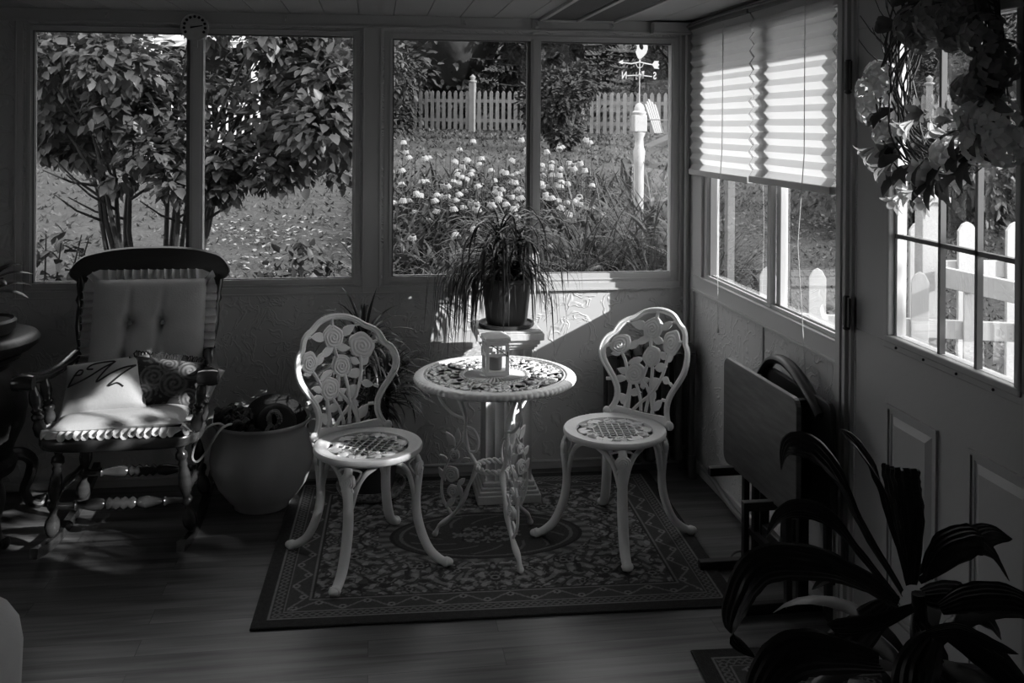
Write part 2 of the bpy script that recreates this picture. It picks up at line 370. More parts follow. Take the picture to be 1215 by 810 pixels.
# casing trims around the windows
t = MB()
t.bb(-4.3, -.03, -.022, 0, 2.035, H)                       # header
t.bb(-4.3, -.03, -.03, -.022, 2.032, 2.042)
for a, b in ((-3.035, -3.0), (-1.552, -1.462), (-.06, -.028)): t.bb(a, b, -.012, 0, .835, 2.034)
for a in (-3.03, -1.547, -1.472, -.058): t.bb(a, a + .006, -.018, -.012, .835, 2.034)
t.bb(-3.035, -.028, -.014, 0, .835, .862); t.bb(-3.035, -.028, -.022, 0, .828, .836)
struct(t.build('trim_1', M['trim'], smooth=False, bevel=.0012))
t = MB(); t.bb(-.028, -.0, -.03, 0, 0, H); t.lathe([(.009, 0), (.009, H - .01)], 10, (-.034, -.036, 0)); t.bb(-.012, 0, -.075, -.03, 0, H)
struct(t.build('trim_2', M['trim'], bevel=.001))           # corner moulding
t = MB(); t.bb(-4.3, -.03, -.014, 0, 0, .032); t.lathe([(.008, -4.26), (.008, -.03)], 8, (0, -.01, .034), (1, 0, 0)); struct(t.build('baseboard_back', M['trim']))
t = MB(); t.bb(-.014, 0, -1.5, -.07, 0, .05); struct(t.build('baseboard_right', M['trim'], smooth=False, bevel=.002))
# right window
r = empty('window_3', (.05, -.86, .865)); struct(r); ox, oy, oz = r.location
def bl(m, x0, x1, y0, y1, z0, z1): return m.bb(x0 - ox, x1 - ox, y0 - oy, y1 - oy, z0 - oz, z1 - oz)
f = MB()
bl(f, 0, .06, -.225, -.19, .865, 2.03); bl(f, 0, .06, -1.535, -1.512, .865, 2.03); bl(f, 0, .06, -1.512, -.225, .865, .912); bl(f, 0, .06, -1.512, -.225, 1.99, 2.03)
bl(f, 0.0, .012, -1.512, -.225, .912, .922); bl(f, .02, .03, -1.512, -.225, .912, .926)
f.build('window_frame', M['trim'], r, smooth=False, bevel=.002)
m_ = MB(); bl(m_, -.002, .02, -.945, -.915, .9, 1.99); bl(m_, .02, .05, -.985, -.95, .9, 1.99); m_.build('mullion', M['trim'], r, smooth=False, bevel=.002)
m_ = MB(); bl(m_, .004, .03, -.915, -.9, .92, 1.99); bl(m_, .01, .04, -.25, -.238, .92, 1.99); m_.build('track', M['slider'], r, smooth=False)
for a, b, xx in ((-.93, -.225, .034), (-1.512, -.955, .04)):
    g = MB(); bl(g, xx, xx + .004, a, b, .91, 1.99); g.build('glass', M['glass'], r, smooth=False)
t = MB(); t.bb(-.014, 0, -1.51, -.075, .838, .905); t.bb(-.022, 0, -1.51, -.075, .832, .842); t.bb(-.02, 0, -1.51, -.075, .9, .908); t.bb(-.006, 0, -.885, -.872, .05, .832)
t.bb(-.014, 0, -.19, -.075, .9, 2.03); t.bb(-.014, 0, -1.51, -.075, 1.995, H)
struct(t.build('trim_3', M['trim'], smooth=False, bevel=.002))
# door casing with stepped mouldings
t = MB()
for a, b, d in ((-1.535, -1.505, .022), (-1.553, -1.537, .03), (-1.575, -1.555, .024), (-1.592, -1.577, .012)): t.bb(-d, .0, a, b, 0, H)
t.bb(-.022, 0, -2.6, -2.512, 0, H); t.bb(-.022, 0, -2.512, -1.592, 2.036, H)
struct(t.build('trim_4', M['trim'], smooth=False, bevel=.002))
# ------------------------------------------------ door
dr = empty('door_1', (0, -1.6, 0)); struct(dr)
D = MB(); gy0, gy1, gz0, gz1 = -2.372, -1.835, .99, 1.885
def dl(m, x0, x1, y0, y1, z0, z1): return m.bb(x0, x1, y0 + 1.6, y1 + 1.6, z0, z1)
Y0, Y1 = -2.508, -1.602
dl(D, .0, .044, Y0, Y1, .008, gz0 - .02); dl(D, .0, .044, Y0, Y1, gz1 + .02, 2.028); dl(D, .0, .044, gy1 + .02, Y1, gz0 - .02, gz1 + .02); dl(D, .0, .044, Y0, gy0 - .02, gz0 - .02, gz1 + .02)
slab_ = D.build('slab', M['door'], dr, smooth=False, bevel=.002)
def ring(m, y0, y1, z0, z1, w, x0, x1):
    dl(m, x0, x1, y0, y1, z0, z0 + w); dl(m, x0, x1, y0, y1, z1 - w, z1); dl(m, x0, x1, y0, y0 + w, z0 + w, z1 - w); dl(m, x0, x1, y1 - w, y1, z0 + w, z1 - w)
f = MB(); ring(f, gy0 - .05, gy1 + .05, gz0 - .035, gz1 + .035, .032, -.012, 0.002); ring(f, gy0 - .03, gy1 + .03, gz0 - .015, gz1 + .015, .02, -.02, .01)
gf_ = f.build('glass_frame', M['door'], dr, smooth=False, bevel=.004)
f = MB(); ring(f, gy0 - .012, gy1 + .012, gz0 - .008, gz1 + .008, .014, 0.002, .03); f.build('glazing_stop', M['lantern_white'], dr, smooth=False)
f = MB()
for y in (-2.055, -2.215): dl(f, -.004, .012, y - .006, y + .006, gz0, gz1)
for z in (1.285, 1.585): dl(f, -.004, .012, gy0, gy1, z - .006, z + .006)
f.build('muntins', M['slider'], gf_, smooth=False)
f = MB(); dl(f, .018, .024, gy0, gy1, gz0, gz1); f.build('glass', M['glass'], dr, smooth=False)
for y, z in ((-1.805, 1.02), (-1.805, 1.2), (-1.805, 1.37), (-1.86, .967), (-2.0, .967), (-2.15, .967), (-2.3, .967)): f = MB(); f.ball((-.014, y + 1.6, z), .004, 8, 6); f.build('screw', M['iron'], gf_)
for y0, y1 in ((-2.052, -1.795), (-2.455, -2.19)):
    P_ = MB(); ring(P_, y0, y1, .17, .79, .012, -.008, 0); ring(P_, y0 + .014, y1 - .014, .184, .776, .01, -.003, 0)
    a, b, c, d = y0 + .05 + 1.6, y1 - .05 + 1.6, .22, .74; e = .02
    P_.add([(0, a - e, c - e), (0, b + e, c - e), (0, b + e, d + e), (0, a - e, d + e), (-.009, a, c), (-.009, b, c), (-.009, b, d), (-.009, a, d)],
           [(0, 4, 5, 1), (1, 5, 6, 2), (2, 6, 7, 3), (3, 7, 4, 0), (4, 7, 6, 5)])
    P_.build('raised_panel', M['door'], slab_, smooth=False)
for z in (1.76, 1.02, .26):
    hg = MB(); hg.lathe([(.009, -.05), (.009, .05)], 10, (-.028, -1.594 + 1.6, z)); hg.lathe([(.005, -.058), (.011, -.054), (.011, -.05)], 10, (-.028, .006, z)); dl(hg, -.031, -.026, -1.615, -1.575, z - .045, z + .045)
    hg.build('hinge', M['hinge'], dr)
# ceiling fittings
v = empty('ceiling_vent', (-.63, -1.0, H), label='pair of dark mesh strips with pale edging set in the ceiling', cat='vent')
for x0, x1 in ((-.735, -.575), (-.548, -.40)):
    q = MB(); q.bb(x0 + .63, x1 + .63, -.9, .95, -.006, -.001); q.build('mesh_panel', M['vent'], v, smooth=False)
q = MB()
for xx in (-.745, -.572, -.395): q.bb(xx + .63, xx + .63 + .02, -.9, .95, -.014, 0)
q.bb(-.12, .25, .95, .965, -.014, 0); q.build('edging', M['trim'], v, smooth=False, bevel=.002)
q = MB(); q.bb(-.21, -.035, -.085, -.023, 2.035, 2.082); q.bb(-.215, -.03, -.09, -.03, 2.028, 2.036)
tag(q.build('junction_box', M['trim'], smooth=False, bevel=.003), 'small pale box fixed at the top right corner of the back wall', 'box')
hk = [(-2.65, 2.07, 'small pale hook on the header left of the round thermometer'), (-1.889, 2.07, 'small pale hook on the header right of the round thermometer'),
      (-1.088, 2.068, 'small pale hook above the left pane of the middle window'), (-.757, 2.066, 'small hook on the header above the mullion between the coneflower panes'), (-.395, 2.066, 'small hook on the header nearest the corner box')]
for i, (x, z, lb) in enumerate(hk):
    if i == 0:
        q = MB(); q.bb(-.012, .012, 0, .004, -.012, .014)
        q.tube([(0, 0, .004), (0, -.012, 0), (0, -.016, -.008), (0, -.01, -.014), (0, -.002, -.013)], .003, 6); h0 = q.build('hook', M['trim']); o = h0
    else: o = h0.copy(); C.objects.link(o)
    o.location = (x, -.027 if i else -.027, z); tag(o, lb, 'hook', 'hooks along the window header')
    if i == 3: o.scale = (1.5, 1.5, 1.5); o.location.y = -.031
# thermometer
th = empty('wall_thermometer', (-2.28, -.032, 2.02), label='round dial thermometer mounted over the left window mullion', cat='thermometer')
q = MB(); q.lathe([(0, -.008), (.06, -.008), (.062, -.004), (.062, .006), (.058, .009), (.056, .005), (0, .005)], 36, (0, 0, 0), (0, -1, 0)); q.bb(-.012, .012, -.004, .006, -.09, -.055); q.build('dial', M['dial'], th)
for k in range(11):
    a = R(-120 + 24 * k + 90 + 0); a = R(210 - 24 * k)
    q = MB(); q.lathe([(0, .0), (.0065, 0), (.0065, .002), (0, .002)], 10, (math.cos(a) * .045, -.0052, math.sin(a) * .045), (0, -1, 0)); q.build('dial_mark', M['ink'], th)
q = MB(); q.prism([(-.018, -.007), (.034, .004), (.034, .008), (-.018, 0)], .002, lambda u, v_, w: (u, -.008 + w, v_)); q.build('needle', M['ink'], th)

# ------------------------------------------------ pleated blinds
def blind(y0, y1, ztop, zbot, label):
    r = empty('pleated_blind', (-.027, (y0 + y1) / 2, zbot), label=label, cat='blind', group='pleated blinds on the right window')
    hw = (y1 - y0) / 2; n = 26; q = MB(); vs = []; hh = ztop - zbot
    for i in range(n + 1):
        z = .014 + (hh - .014) * i / n; xo = .0085 if i % 2 else -.0085
        sag = .004 * math.sin(i * 1.7)
        for k in range(9): vs.append((xo + .001 * math.sin(k + i), -hw + 2 * hw * k / 8 + (.0015 * math.sin(i * 2.3) if k in (0, 8) else 0), z))
    fs = [(i * 9 + k, i * 9 + k + 1, i * 9 + k + 10, i * 9 + k + 9) for i in range(n) for k in range(8)]
    q.add(vs, fs); q.build('pleats', M['blind'], r, smooth=False)
    q = MB(); q.bb(-.014, .014, -hw, hw, -.012, .014); q.build('bottom_rail', M['trim'], r, smooth=False, bevel=.003)
    q = MB(); q.bb(-.02, .02, -hw, hw, hh, hh + .028); q.build('head_rail', M['slider'], r, smooth=False, bevel=.003)
    return r
b1 = blind(-.80, -.085, 2.045, 1.385, 'shorter pleated blind half lowered, next to the corner')
b2 = blind(-1.5, -.815, 2.045, 1.392, 'pleated blind half lowered, next to the door casing')
for y, z0, lb in ((-.55, .75, 'pale cord hanging from the blind next to the corner'), (-1.33, .70, 'long thin cord hanging from the blind next to the door casing')):
    q = MB(); q.tube([(-.05, y, 2.03), (-.054, y - .01, 1.5), (-.07, y + .0, 1.2), (-.062, y - (.0 if y > -1 else .06), z0)], .0016, 6)
    q.lathe([(.001, 0), (.006, .004), (.004, .02), (.001, .026)], 8, (-.07 if 0 else -.062, y - (.0 if y > -1 else .06), z0 - .02)); tag(q.build('blind_cord', M['rope']), lb, 'cord')
q = MB(); q.tube([(-.05, -.06, H - .03), (-.055, -.5, H - .022), (-.05, -1.0, H - .026), (-.05, -1.46, H - .022)], .006, 8); tag(q.build('ceiling_pipe', M['slider']), 'thin dark pipe running along the ceiling above the blinds', 'pipe')

# ================================================================ BISTRO CHAIRS
def rose(m, mp, cu, cv, r, h=.006, th=.010, ph=0, nr=13, na=26):
    """relief rose in (u,v) plane; mp(u,v,w)"""
    vs = [mp(cu, cv, th / 2 + h)]; fs = []
    for i in range(1, nr + 1):
        q = i / nr
        for k in range(na):
            a = 2 * PI * k / na; rr = r * q * (1 + .05 * math.sin(5 * a + ph) * q)
            hh = th / 2 + h * (1 - q * q) + .0022 * math.cos(2 * PI * 3.6 * q - a + ph) * (1 if q < .95 else .2)
            if i == nr: hh = th / 2 - .001
            vs.append(mp(cu + rr * math.cos(a), cv + rr * math.sin(a), hh))
    for k in range(na): fs.append((0, 1 + k, 1 + (k + 1) % na))
    for i in range(nr - 1):
        for k in range(na):
            a = 1 + i * na + k; b = 1 + i * na + (k + 1) % na; fs.append((a, a + na, b + na, b))
    # back rim
    b0 = len(vs)
    for k in range(na):
        a = 2 * PI * k / na; rr = r * (1 + .05 * math.sin(5 * a + ph)); vs.append(mp(cu + rr * math.cos(a), cv + rr * math.sin(a), -th / 2))
    for k in range(na):
        a = 1 + (nr - 1) * na + k; b = 1 + (nr - 1) * na + (k + 1) % na; fs.append((a, b0 + k, b0 + (k + 1) % na, b))
    fs.append(tuple(reversed(range(b0, b0 + na))))
    m.add(vs, fs)
def leafp(m, mp, a, b, w, th=.007):
    ax, ay = a; bx, by = b; dx, dy = bx - ax, by - ay; L = math.hypot(dx, dy) or 1e-6; nx, ny = -dy / L, dx / L
    prof = [(0, 0), (.2, .32), (.42, .5), (.65, .42), (.85, .2), (1, 0)]
    up = [(ax + dx * t + nx * w * s, ay + dy * t + ny * w * s) for t, s in prof]; dn = [(ax + dx * t - nx * w * s, ay + dy * t - ny * w * s) for t, s in prof[1:-1]][::-1]
    mid = [(ax + dx * t, ay + dy * t) for t, s in prof]
    n = len(prof); vs = [mp(u, v_, th / 2 - .001) for u, v_ in up] + [mp(u, v_, th / 2 + .002) for u, v_ in mid] + [mp(ax + dx * t - nx * w * s, ay + dy * t - ny * w * s, th / 2 - .001) for t, s in prof]
    fs = []
    for i in range(n - 1): fs += [(i, n + i, n + i + 1, i + 1), (n + i, 2 * n + i, 2 * n + i + 1, n + i + 1)]
    m.add(vs, fs); m.prism(up + dn, th - .002, mp)
def stem(m, mp, pts, r, fl=.75): m.tube([mp(u, v_, 0) for u, v_ in smooth(pts)], r, 7, flat=1.0)
def smooth(pts, k=3):
    """Catmull-Rom"""
    if len(pts) < 3: return pts
    out = []
    for i in range(len(pts) - 1):
        p0 = pts[max(i - 1, 0)]; p1 = pts[i]; p2 = pts[i + 1]; p3 = pts[min(i + 2, len(pts) - 1)]
        for j in range(k):
            t = j / k; out.append(tuple(.5 * ((2 * b) + (-a + c) * t + (2 * a - 5 * b + 4 * c - d) * t * t + (-a + 3 * b - 3 * c + d) * t ** 3) for a, b, c, d in zip(p0, p1, p2, p3)))
    out.append(tuple(pts[-1])); return out

SEAT = .408
def back_map(u, v, w):   # u across, v up from the seat; curved plan, leaning back (+y is the rear)
    y = .192 - 1.7 * u * u + .22 * v + .25 * v * v
    return (u * 1.0, y - w, SEAT + v)
def make_chair(label):
    t = empty('bistro_chair', label=label, cat='chair', group='white rose bistro chairs')
    # --- seat ring
    s = MB(); prof = [(.146, -.006), (.150, .004), (.158, .006), (.178, .0065), (.186, .010), (.196, .009), (.2, .002), (.199, -.008), (.192, -.016), (.184, -.017), (.18, -.008), (.15, -.008), (.146, -.006)]
    s.lathe([(a, b + SEAT) for a, b in prof], 60); seat_ = s.build('seat', M['cast'], t, angle=50)
    s = MB(); mp = lambda u, v_, w: (u, v_, SEAT - .002 + w)
    for k in range(-3, 4):
        o = k * .027; h = math.sqrt(max(0, .098 ** 2 - o * o))
        for sg in (1, -1):
            P = [(o * .71 + tt * .71 * sg + (-o * .0), -o * .71 * sg + tt * .71) for tt in (-h, -h / 2, 0, h / 2, h)]
            s.tube([mp(a, b, .002 * math.sin(i * PI / 1.0 + k) * sg) for i, (a, b) in enumerate(smooth(P, 3))], .0036, 6, flat=.8)
    for k in range(6):
        a = 2 * PI * k / 6 + .3; ca, sa = math.cos(a), math.sin(a)
        rose(s, mp, .112 * ca, .112 * sa, .024, .004, .008, k, 8, 18)
        for da, rr in ((.42, .13), (-.42, .13)):
            leafp(s, mp, (.108 * math.cos(a + da * .55), .108 * math.sin(a + da * .55)), (.146 * math.cos(a + da * 1.15), .146 * math.sin(a + da * 1.15)), .026)
        leafp(s, mp, (.09 * math.cos(a + .52), .09 * math.sin(a + .52)), (.152 * math.cos(a + .55), .152 * math.sin(a + .55)), .024)
        s.tube([mp(.13 * ca, .13 * sa, 0), mp(.15 * ca, .15 * sa, 0)], .005, 6)
        s.tube([mp(.088 * math.cos(a + .5 * j), .088 * math.sin(a + .5 * j), 0) for j in (-.6, 0, .6)], .005, 6)
    s.build('seat_lattice', M['cast'], seat_, angle=50)
    # --- back frame outline
    hp = [(.150, 0), (.140, .02), (.127, .045), (.119, .08), (.124, .12), (.143, .16), (.171, .205), (.192, .245), (.2, .285), (.196, .32), (.184, .345), (.168, .358), (.162, .375), (.152, .4), (.134, .418), (.115, .427), (.1, .437), (.072, .458), (.038, .47), (0, .474)]
    hp = [(a, b * .885) for a, b in hp]; path = hp + [(-a, b) for a, b in hp[-2::-1]]
    b = MB(); pp = smooth(path, 2); b.tube([back_map(u, v_, 0) for u, v_ in pp], .0125, 10, flat=.62, ref=(0, 1, 0))
    inn = [(u * .955, .006 + v_ * .985) for u, v_ in pp]; out = [(u * 1.045, v_ * 1.012) for u, v_ in pp]
    b.tube([back_map(u, v_, .008) for u, v_ in out], .0045, 8); b.tube([back_map(u, v_, .006) for u, v_ in inn], .0035, 8)
    for sg in (-1, 1): b.ball(back_map(.15 * sg, .012, .002), .019, 12, 8, (1, .7, 1))
    back_ = b.build('backrest', M['cast'], t, angle=60)
    # --- lower rail
    b = MB(); n = 14; vs = []
    for i in range(n + 1):
        u = -.135 + .27 * i / n; top = .03 - .006 * math.cos(u * 22)
        for v_, w in ((-.004, -.006), (-.004, .006), (top, .006), (top, -.006)): vs.append(back_map(u, v_, w))
    fs = [(i * 4 + k, i * 4 + (k + 1) % 4, i * 4 + 4 + (k + 1) % 4, i * 4 + 4 + k) for i in range(n) for k in range(4)] + [(0, 1, 2, 3), (n * 4 + 3, n * 4 + 2, n * 4 + 1, n * 4)]
    b.add(vs, fs); b.build('back_rail', M['cast'], back_, angle=50)
    # --- roses and leaves
    def q(x, y): xc = 305 + (y - 45) / 555 * 42; return ((x - xc) * .00083, (600 - y) / 555 * .405 + .018)
    g = MB()
    for k, (x, y, rr) in enumerate([(288, 150, 47), (422, 203, 52), (152, 250, 42), (322, 295, 44), (258, 398, 46)]):
        rb = MB(); u, v_ = q(x, y); rose(rb, back_map, u, v_, rr * .00092, .007, .009, k * 1.3); rb.build('rose', M['cast'], back_, angle=70)
    for P in ([(155, 280), (190, 330), (212, 380), (240, 440), (255, 520), (262, 585)], [(290, 190), (296, 225), (305, 262)], [(335, 330), (350, 400), (357, 470), (357, 585)], [(308, 330), (306, 370), (300, 420)],
              [(415, 245), (417, 300), (412, 370), (395, 430), (365, 490), (320, 540), (285, 590)], [(262, 430), (292, 480), (318, 535), (330, 585)], [(355, 470), (382, 530), (402, 585)], [(300, 420), (330, 450), (352, 480)], [(240, 440), (245, 500), (243, 585)], [(375, 480), (392, 530), (395, 585)]):
        stem(g, back_map, [q(*p) for p in P], .0072)
    for a, b_, w in (((262, 148), (165, 132), 34), ((325, 150), (398, 98), 32), ((290, 198), (212, 240), 30), ((298, 202), (372, 214), 30), ((190, 275), (238, 215), 30), ((172, 285), (120, 305), 28), ((205, 350), (282, 312), 30),
                     ((350, 352), (430, 328), 34), ((410, 295), (362, 262), 28), ((414, 305), (452, 258), 28), ((225, 430), (150, 436), 28), ((228, 400), (165, 380), 26), ((285, 440), (345, 412), 28), ((412, 390), (472, 404), 28),
                     ((243, 500), (312, 490), 30), ((262, 570), (205, 508), 36), ((395, 570), (445, 498), 34), ((352, 462), (392, 398), 52), ((365, 470), (400, 505), 26), ((300, 440), (322, 470), 22)):
        leafp(g, back_map, q(*a), q(*b_), w * .00105)
    # touch points to the frame
    for P in ([(165, 132), (140, 128)], [(398, 98), (420, 96)], [(115, 250), (90, 262)], [(470, 190), (496, 182)], [(150, 436), (128, 438)], [(472, 404), (492, 414)], [(205, 508), (190, 505)], [(445, 498), (470, 496)], [(288, 108), (288, 62)]):
        stem(g, back_map, [q(*p) for p in P], .007)
    g.build('stems_and_leaves', M['cast'], back_, angle=50)
    # --- legs
    def leg(az):
        l = MB(); ca, sa = math.cos(az), math.sin(az)
        def mp2(u, v_, w): return ((v_ + w) * ca - u * sa, (v_ + w) * sa + u * ca, 0)
        def P(r, z, u=0): return (r * ca - u * sa, r * sa + u * ca, z)
        pr = [(.178, .395), (.192, .37), (.196, .33), (.19, .28), (.186, .22), (.193, .16), (.212, .10), (.24, .05), (.275, .022), (.298, .014), (.312, .012)]
        pp = smooth(pr, 3); n = len(pp)
        rr = [.0125 + .0035 * math.sin(PI * i / n) + (.004 if i > n - 5 else 0) for i in range(n)]; rr[-1] = .011
        l.tube([P(a, b_) for a, b_ in pp], rr, 10, flat=1.25, ref=(-sa, ca, 0))
        # bracket wings
        for sg in (-1, 1):
            l.tube([P(.186 - abs(u) * .55, z, u * sg) for u, z in smooth([(.006, .235), (.020, .295), (.034, .335), (.054, .364), (.078, .382), (.092, .394)], 3)], .0095, 8)
            l.tube([P(.19 - abs(u) * .5, z, u * sg) for u, z in smooth([(.0, .385), (.02, .382), (.04, .372), (.03, .35), (.016, .33)], 2)], .0045, 6)
        l.tube([P(.18 - abs(u) * .5, .394, u) for u in (-.092, -.045, 0, .045, .092)], .010, 8)
        rm = lambda u, v_, w: P(.196 + w, v_, u)
        rose(l, rm, 0, .345, .029, .008, .012, az, 9, 18)
        leafp(l, rm, (0, .325), (-.003, .285), .02); leafp(l, rm, (0, .33), (.024, .31), .016); leafp(l, rm, (0, .33), (-.024, .31), .016); leafp(l, rm, (.0, .30), (.0, .25), .012)
        l.ball(P(.310, .014), .0155, 12, 8, (1.15, 1.15, .9))
        return l
    for az in (R(-135), R(-45), R(45), R(135)): leg(az).build('leg', M['cast'], t, angle=60)
    return t
ch = make_chair('white cast metal rose chair left of the round table'); ch.location = (-1.512, -.855, .008); ch.rotation_euler.z = R(24)
c2 = copy_tree(ch); c2['label'] = 'white cast metal rose chair right of the round table, by the radiator'; c2.location = (-.565, -.785, .008); c2.rotation_euler.z = R(-50)

# ================================================================ BISTRO TABLE
TB = (-1.04, -.825); TZ = .65
t = empty('bistro_table', (TB[0], TB[1], .008), label='round white pierced metal bistro table between the two rose chairs', cat='table')
s = MB()
prof = [(.268, -.004), (.27, .004), (.276, .005), (.282, .003), (.292, .003), (.302, -.002), (.306, -.010), (.302, -.019), (.29, -.024), (.278, -.022), (.272, -.012), (.268, -.004)]
s.lathe([(a, TZ + b) for a, b in prof], 504, rmod=lambda a, z: 1 + (.0125 * abs(math.cos(42 * a)) - .008 if z < TZ + .0 else (.006 * abs(math.cos(42 * a)) - .003 if z < TZ + .0035 else 0)))
rim_ = s
s = MB(); mp = lambda u, v_, w: (u, v_, TZ - .003 + w)
for r_, w in ((.052, .006), (.122, .005), (.132, .003), (.262, .006)): s.tube([mp(r_ * math.cos(2 * PI * k / 64), r_ * math.sin(2 * PI * k / 64), 0) for k in range(64)], w, 7, closed=True)
for k in range(64):
    a = 2 * PI * k / 64
    s.ball(mp(.127 * math.cos(a), .127 * math.sin(a), .004), .0036, 6, 4)
for k in range(40):
    a = 2 * PI * k / 40; s.tube([mp(.05 * math.cos(a), .05 * math.sin(a), 0), mp(.122 * math.cos(a), .122 * math.sin(a), 0)], .0034, 6)
s.lathe([(0, TZ + .001), (.052, TZ + .001), (.052, TZ - .006), (0, TZ - .006)], 32)
rr = random.Random(3)
for k in range(330):
    a = rr.random() * 2 * PI; r_ = .138 + .118 * math.sqrt(rr.random()); a2 = rr.random() * 2 * PI; L = .018 + .016 * rr.random()
    u, v_ = r_ * math.cos(a), r_ * math.sin(a); u2, v2 = u + L * math.cos(a2), v_ + L * math.sin(a2)
    if .134 < math.hypot(u2, v2) < .264: leafp(s, lambda x, y, w, h=rr.random() * .003: (x, y, TZ - .003 + w + h), (u, v_), (u2, v2), .013 + .006 * rr.random(), .006)
for k in range(20):
    a = 2 * PI * k / 20 + .1; r_ = .18 if k % 2 else .228
    rose(s, mp, r_ * math.cos(a), r_ * math.sin(a), .0165, .004, .007, k, 7, 14)
for k in range(24):
    a = 2 * PI * k / 24; s.tube([mp(r_ * math.cos(a + o), r_ * math.sin(a + o), 0) for r_, o in ((.132, 0), (.165, .05), (.2, -.05), (.235, .04), (.262, 0))], .0035, 6)
tt_ = s.build('tabletop', M['table_cast'], t, angle=50); rim_.build('table_rim', M['table_cast'], tt_, angle=60)
def tleg(az):
    l = MB(); ca, sa = math.cos(az), math.sin(az)
    def P(r, z, u=0): return (r * ca - u * sa, r * sa + u * ca, z)
    main = smooth([(.20, .632), (.185, .60), (.155, .55), (.125, .50), (.118, .45), (.122, .40), (.105, .345), (.075, .30), (.085, .255), (.105, .21), (.125, .16), (.155, .11), (.195, .07), (.225, .045), (.238, .02), (.242, .008)], 3)
    n = len(main); l.tube([P(*p) for p in main], [.0085 + .002 * math.sin(i * .9) for i in range(n)], 8, flat=1.3, ref=(-sa, ca, 0))
    l.tube([P(*p) for p in smooth([(.2, .625), (.235, .58), (.225, .53), (.185, .49), (.155, .475), (.128, .47)], 3)], .006, 7)
    l.tube([P(*p) for p in smooth([(.125, .44), (.085, .43), (.065, .39), (.075, .35), (.1, .345)], 3)], .0055, 7)
    l.tube([P(*p) for p in smooth([(.155, .55), (.13, .57), (.13, .60), (.155, .61), (.165, .585)], 3)], .005, 7)
    l.tube([P(*p) for p in smooth([(.12, .40), (.15, .36), (.19, .30), (.215, .22), (.21, .15), (.175, .10)], 3)], .0055, 7)
    rm = lambda u, v_, w: P(u, v_, w)
    for u, v_, r_ in ((.175, .25, .03), (.168, .185, .025), (.165, .325, .022)): 
        rose(l, rm, u, v_, r_, .006, .010, az, 9, 18); rose(l, lambda a, b, w: P(a, b, -w), u, v_, r_, .006, .006, az, 9, 18)
    for a, b_, w in (((.16, .36), (.2, .41), .03), ((.15, .37), (.15, .43), .026), ((.14, .3), (.1, .32), .02), ((.2, .22), (.23, .27), .024), ((.15, .21), (.12, .24), .022), ((.19, .29), (.225, .32), .024), ((.16, .16), (.2, .12), .024), ((.15, .22), (.13, .16), .022)): leafp(l, rm, a, b_, w, .009)
    l.ball(P(.243, .011), .0115, 10, 7)
    return l
for az in (R(152), R(-74), R(46)): tleg(az).build('leg', M['table_cast'], t, angle=60)
s = MB()
for ph in (0, PI / 3): s.tube([((.066 + .006 * math.sin(9 * a + ph * 3)) * math.cos(a), (.066 + .006 * math.sin(9 * a + ph * 3)) * math.sin(a), .3 + .007 * math.cos(9 * a + ph * 3)) for a in [2 * PI * k / 90 for k in range(90)]], .006, 7, closed=True)
s.build('stretcher_ring', M['table_cast'], t, angle=60)
# lantern
L_ = empty('candle_lantern', (-1.04, -.835, .008 + TZ + .006), R(4), label='small white house shaped candle lantern with a wire handle on the table', cat='lantern')
s = MB(); w = .044; h = .125
s.bb(-w, w, -w, w, 0, .016)
for sx in (-1, 1):
    for sy in (-1, 1): s.bb(sx * w, sx * (w - .012), sy * w, sy * (w - .012), .016, h)
for sy in (-1, 1):
    s.bb(-w + .012, w - .012, sy * w, sy * (w - .006), .072, .082); s.bb(-w + .012, w - .012, sy * w, sy * (w - .006), h - .014, h); s.bb(-.004, .004, sy * w, sy * (w - .006), .082, h - .014)
    s.bb(sy * w, sy * (w - .006), -w + .012, w - .012, .072, .082); s.bb(sy * w, sy * (w - .006), -w + .012, w - .012, h - .014, h); s.bb(sy * w, sy * (w - .006), -.004, .004, .082, h - .014)
s.build('case', M['lantern_white'], L_, smooth=False, bevel=.001)
s = MB(); e = w + .006; s.bb(-e, e, -e, e, h, h + .006)
a = e - .002
for d, z0, z1 in ((a, h + .006, h + .016),): s.bb(-d, d, -d, d, z0, z1)
s.add([(-a, -a, h + .016), (a, -a, h + .016), (a, a, h + .016), (-a, a, h + .016), (-.024, -.024, h + .026), (.024, -.024, h + .026), (.024, .024, h + .026), (-.024, .024, h + .026)],
      [(0, 1, 5, 4), (1, 2, 6, 5), (2, 3, 7, 6), (3, 0, 4, 7), (4, 5, 6, 7)])
s.build('roof_cap', M['lantern_white'], L_, smooth=False, bevel=.0015)
s = MB(); s.lathe([(0, .016), (.024, .016), (.0245, .02), (.0245, .062), (.022, .064), (0, .062)], 20); s.build('candle', M['candle'], L_)
s = MB(); s.tube([(-w - .003, 0, h - .004), (-.02, -.052, h - .012), (.01, -.07, h - .03), (.035, -.06, h - .05), (w + .003, -.0, h - .004)], .0016, 6)
s.build('wire_handle', M['steel'], L_)

# ================================================================ COLUMN PEDESTAL + TRAILING PLANT
PX, PY = -.925, -.30
t = empty('column_pedestal', (PX, PY, .008), label='fluted white square column pedestal behind the round table', cat='pedestal')
s = MB()
for wd, z0, z1 in ((.27, 0, .035), (.255, .035, .05), (.236, .05, .065), (.222, .065, .085)): s.bb(-wd / 2, wd / 2, -wd / 2, wd / 2, z0, z1)
s.build('base', M['column'], t, smooth=False, bevel=.004)
s = MB(); q = []; hw = .098
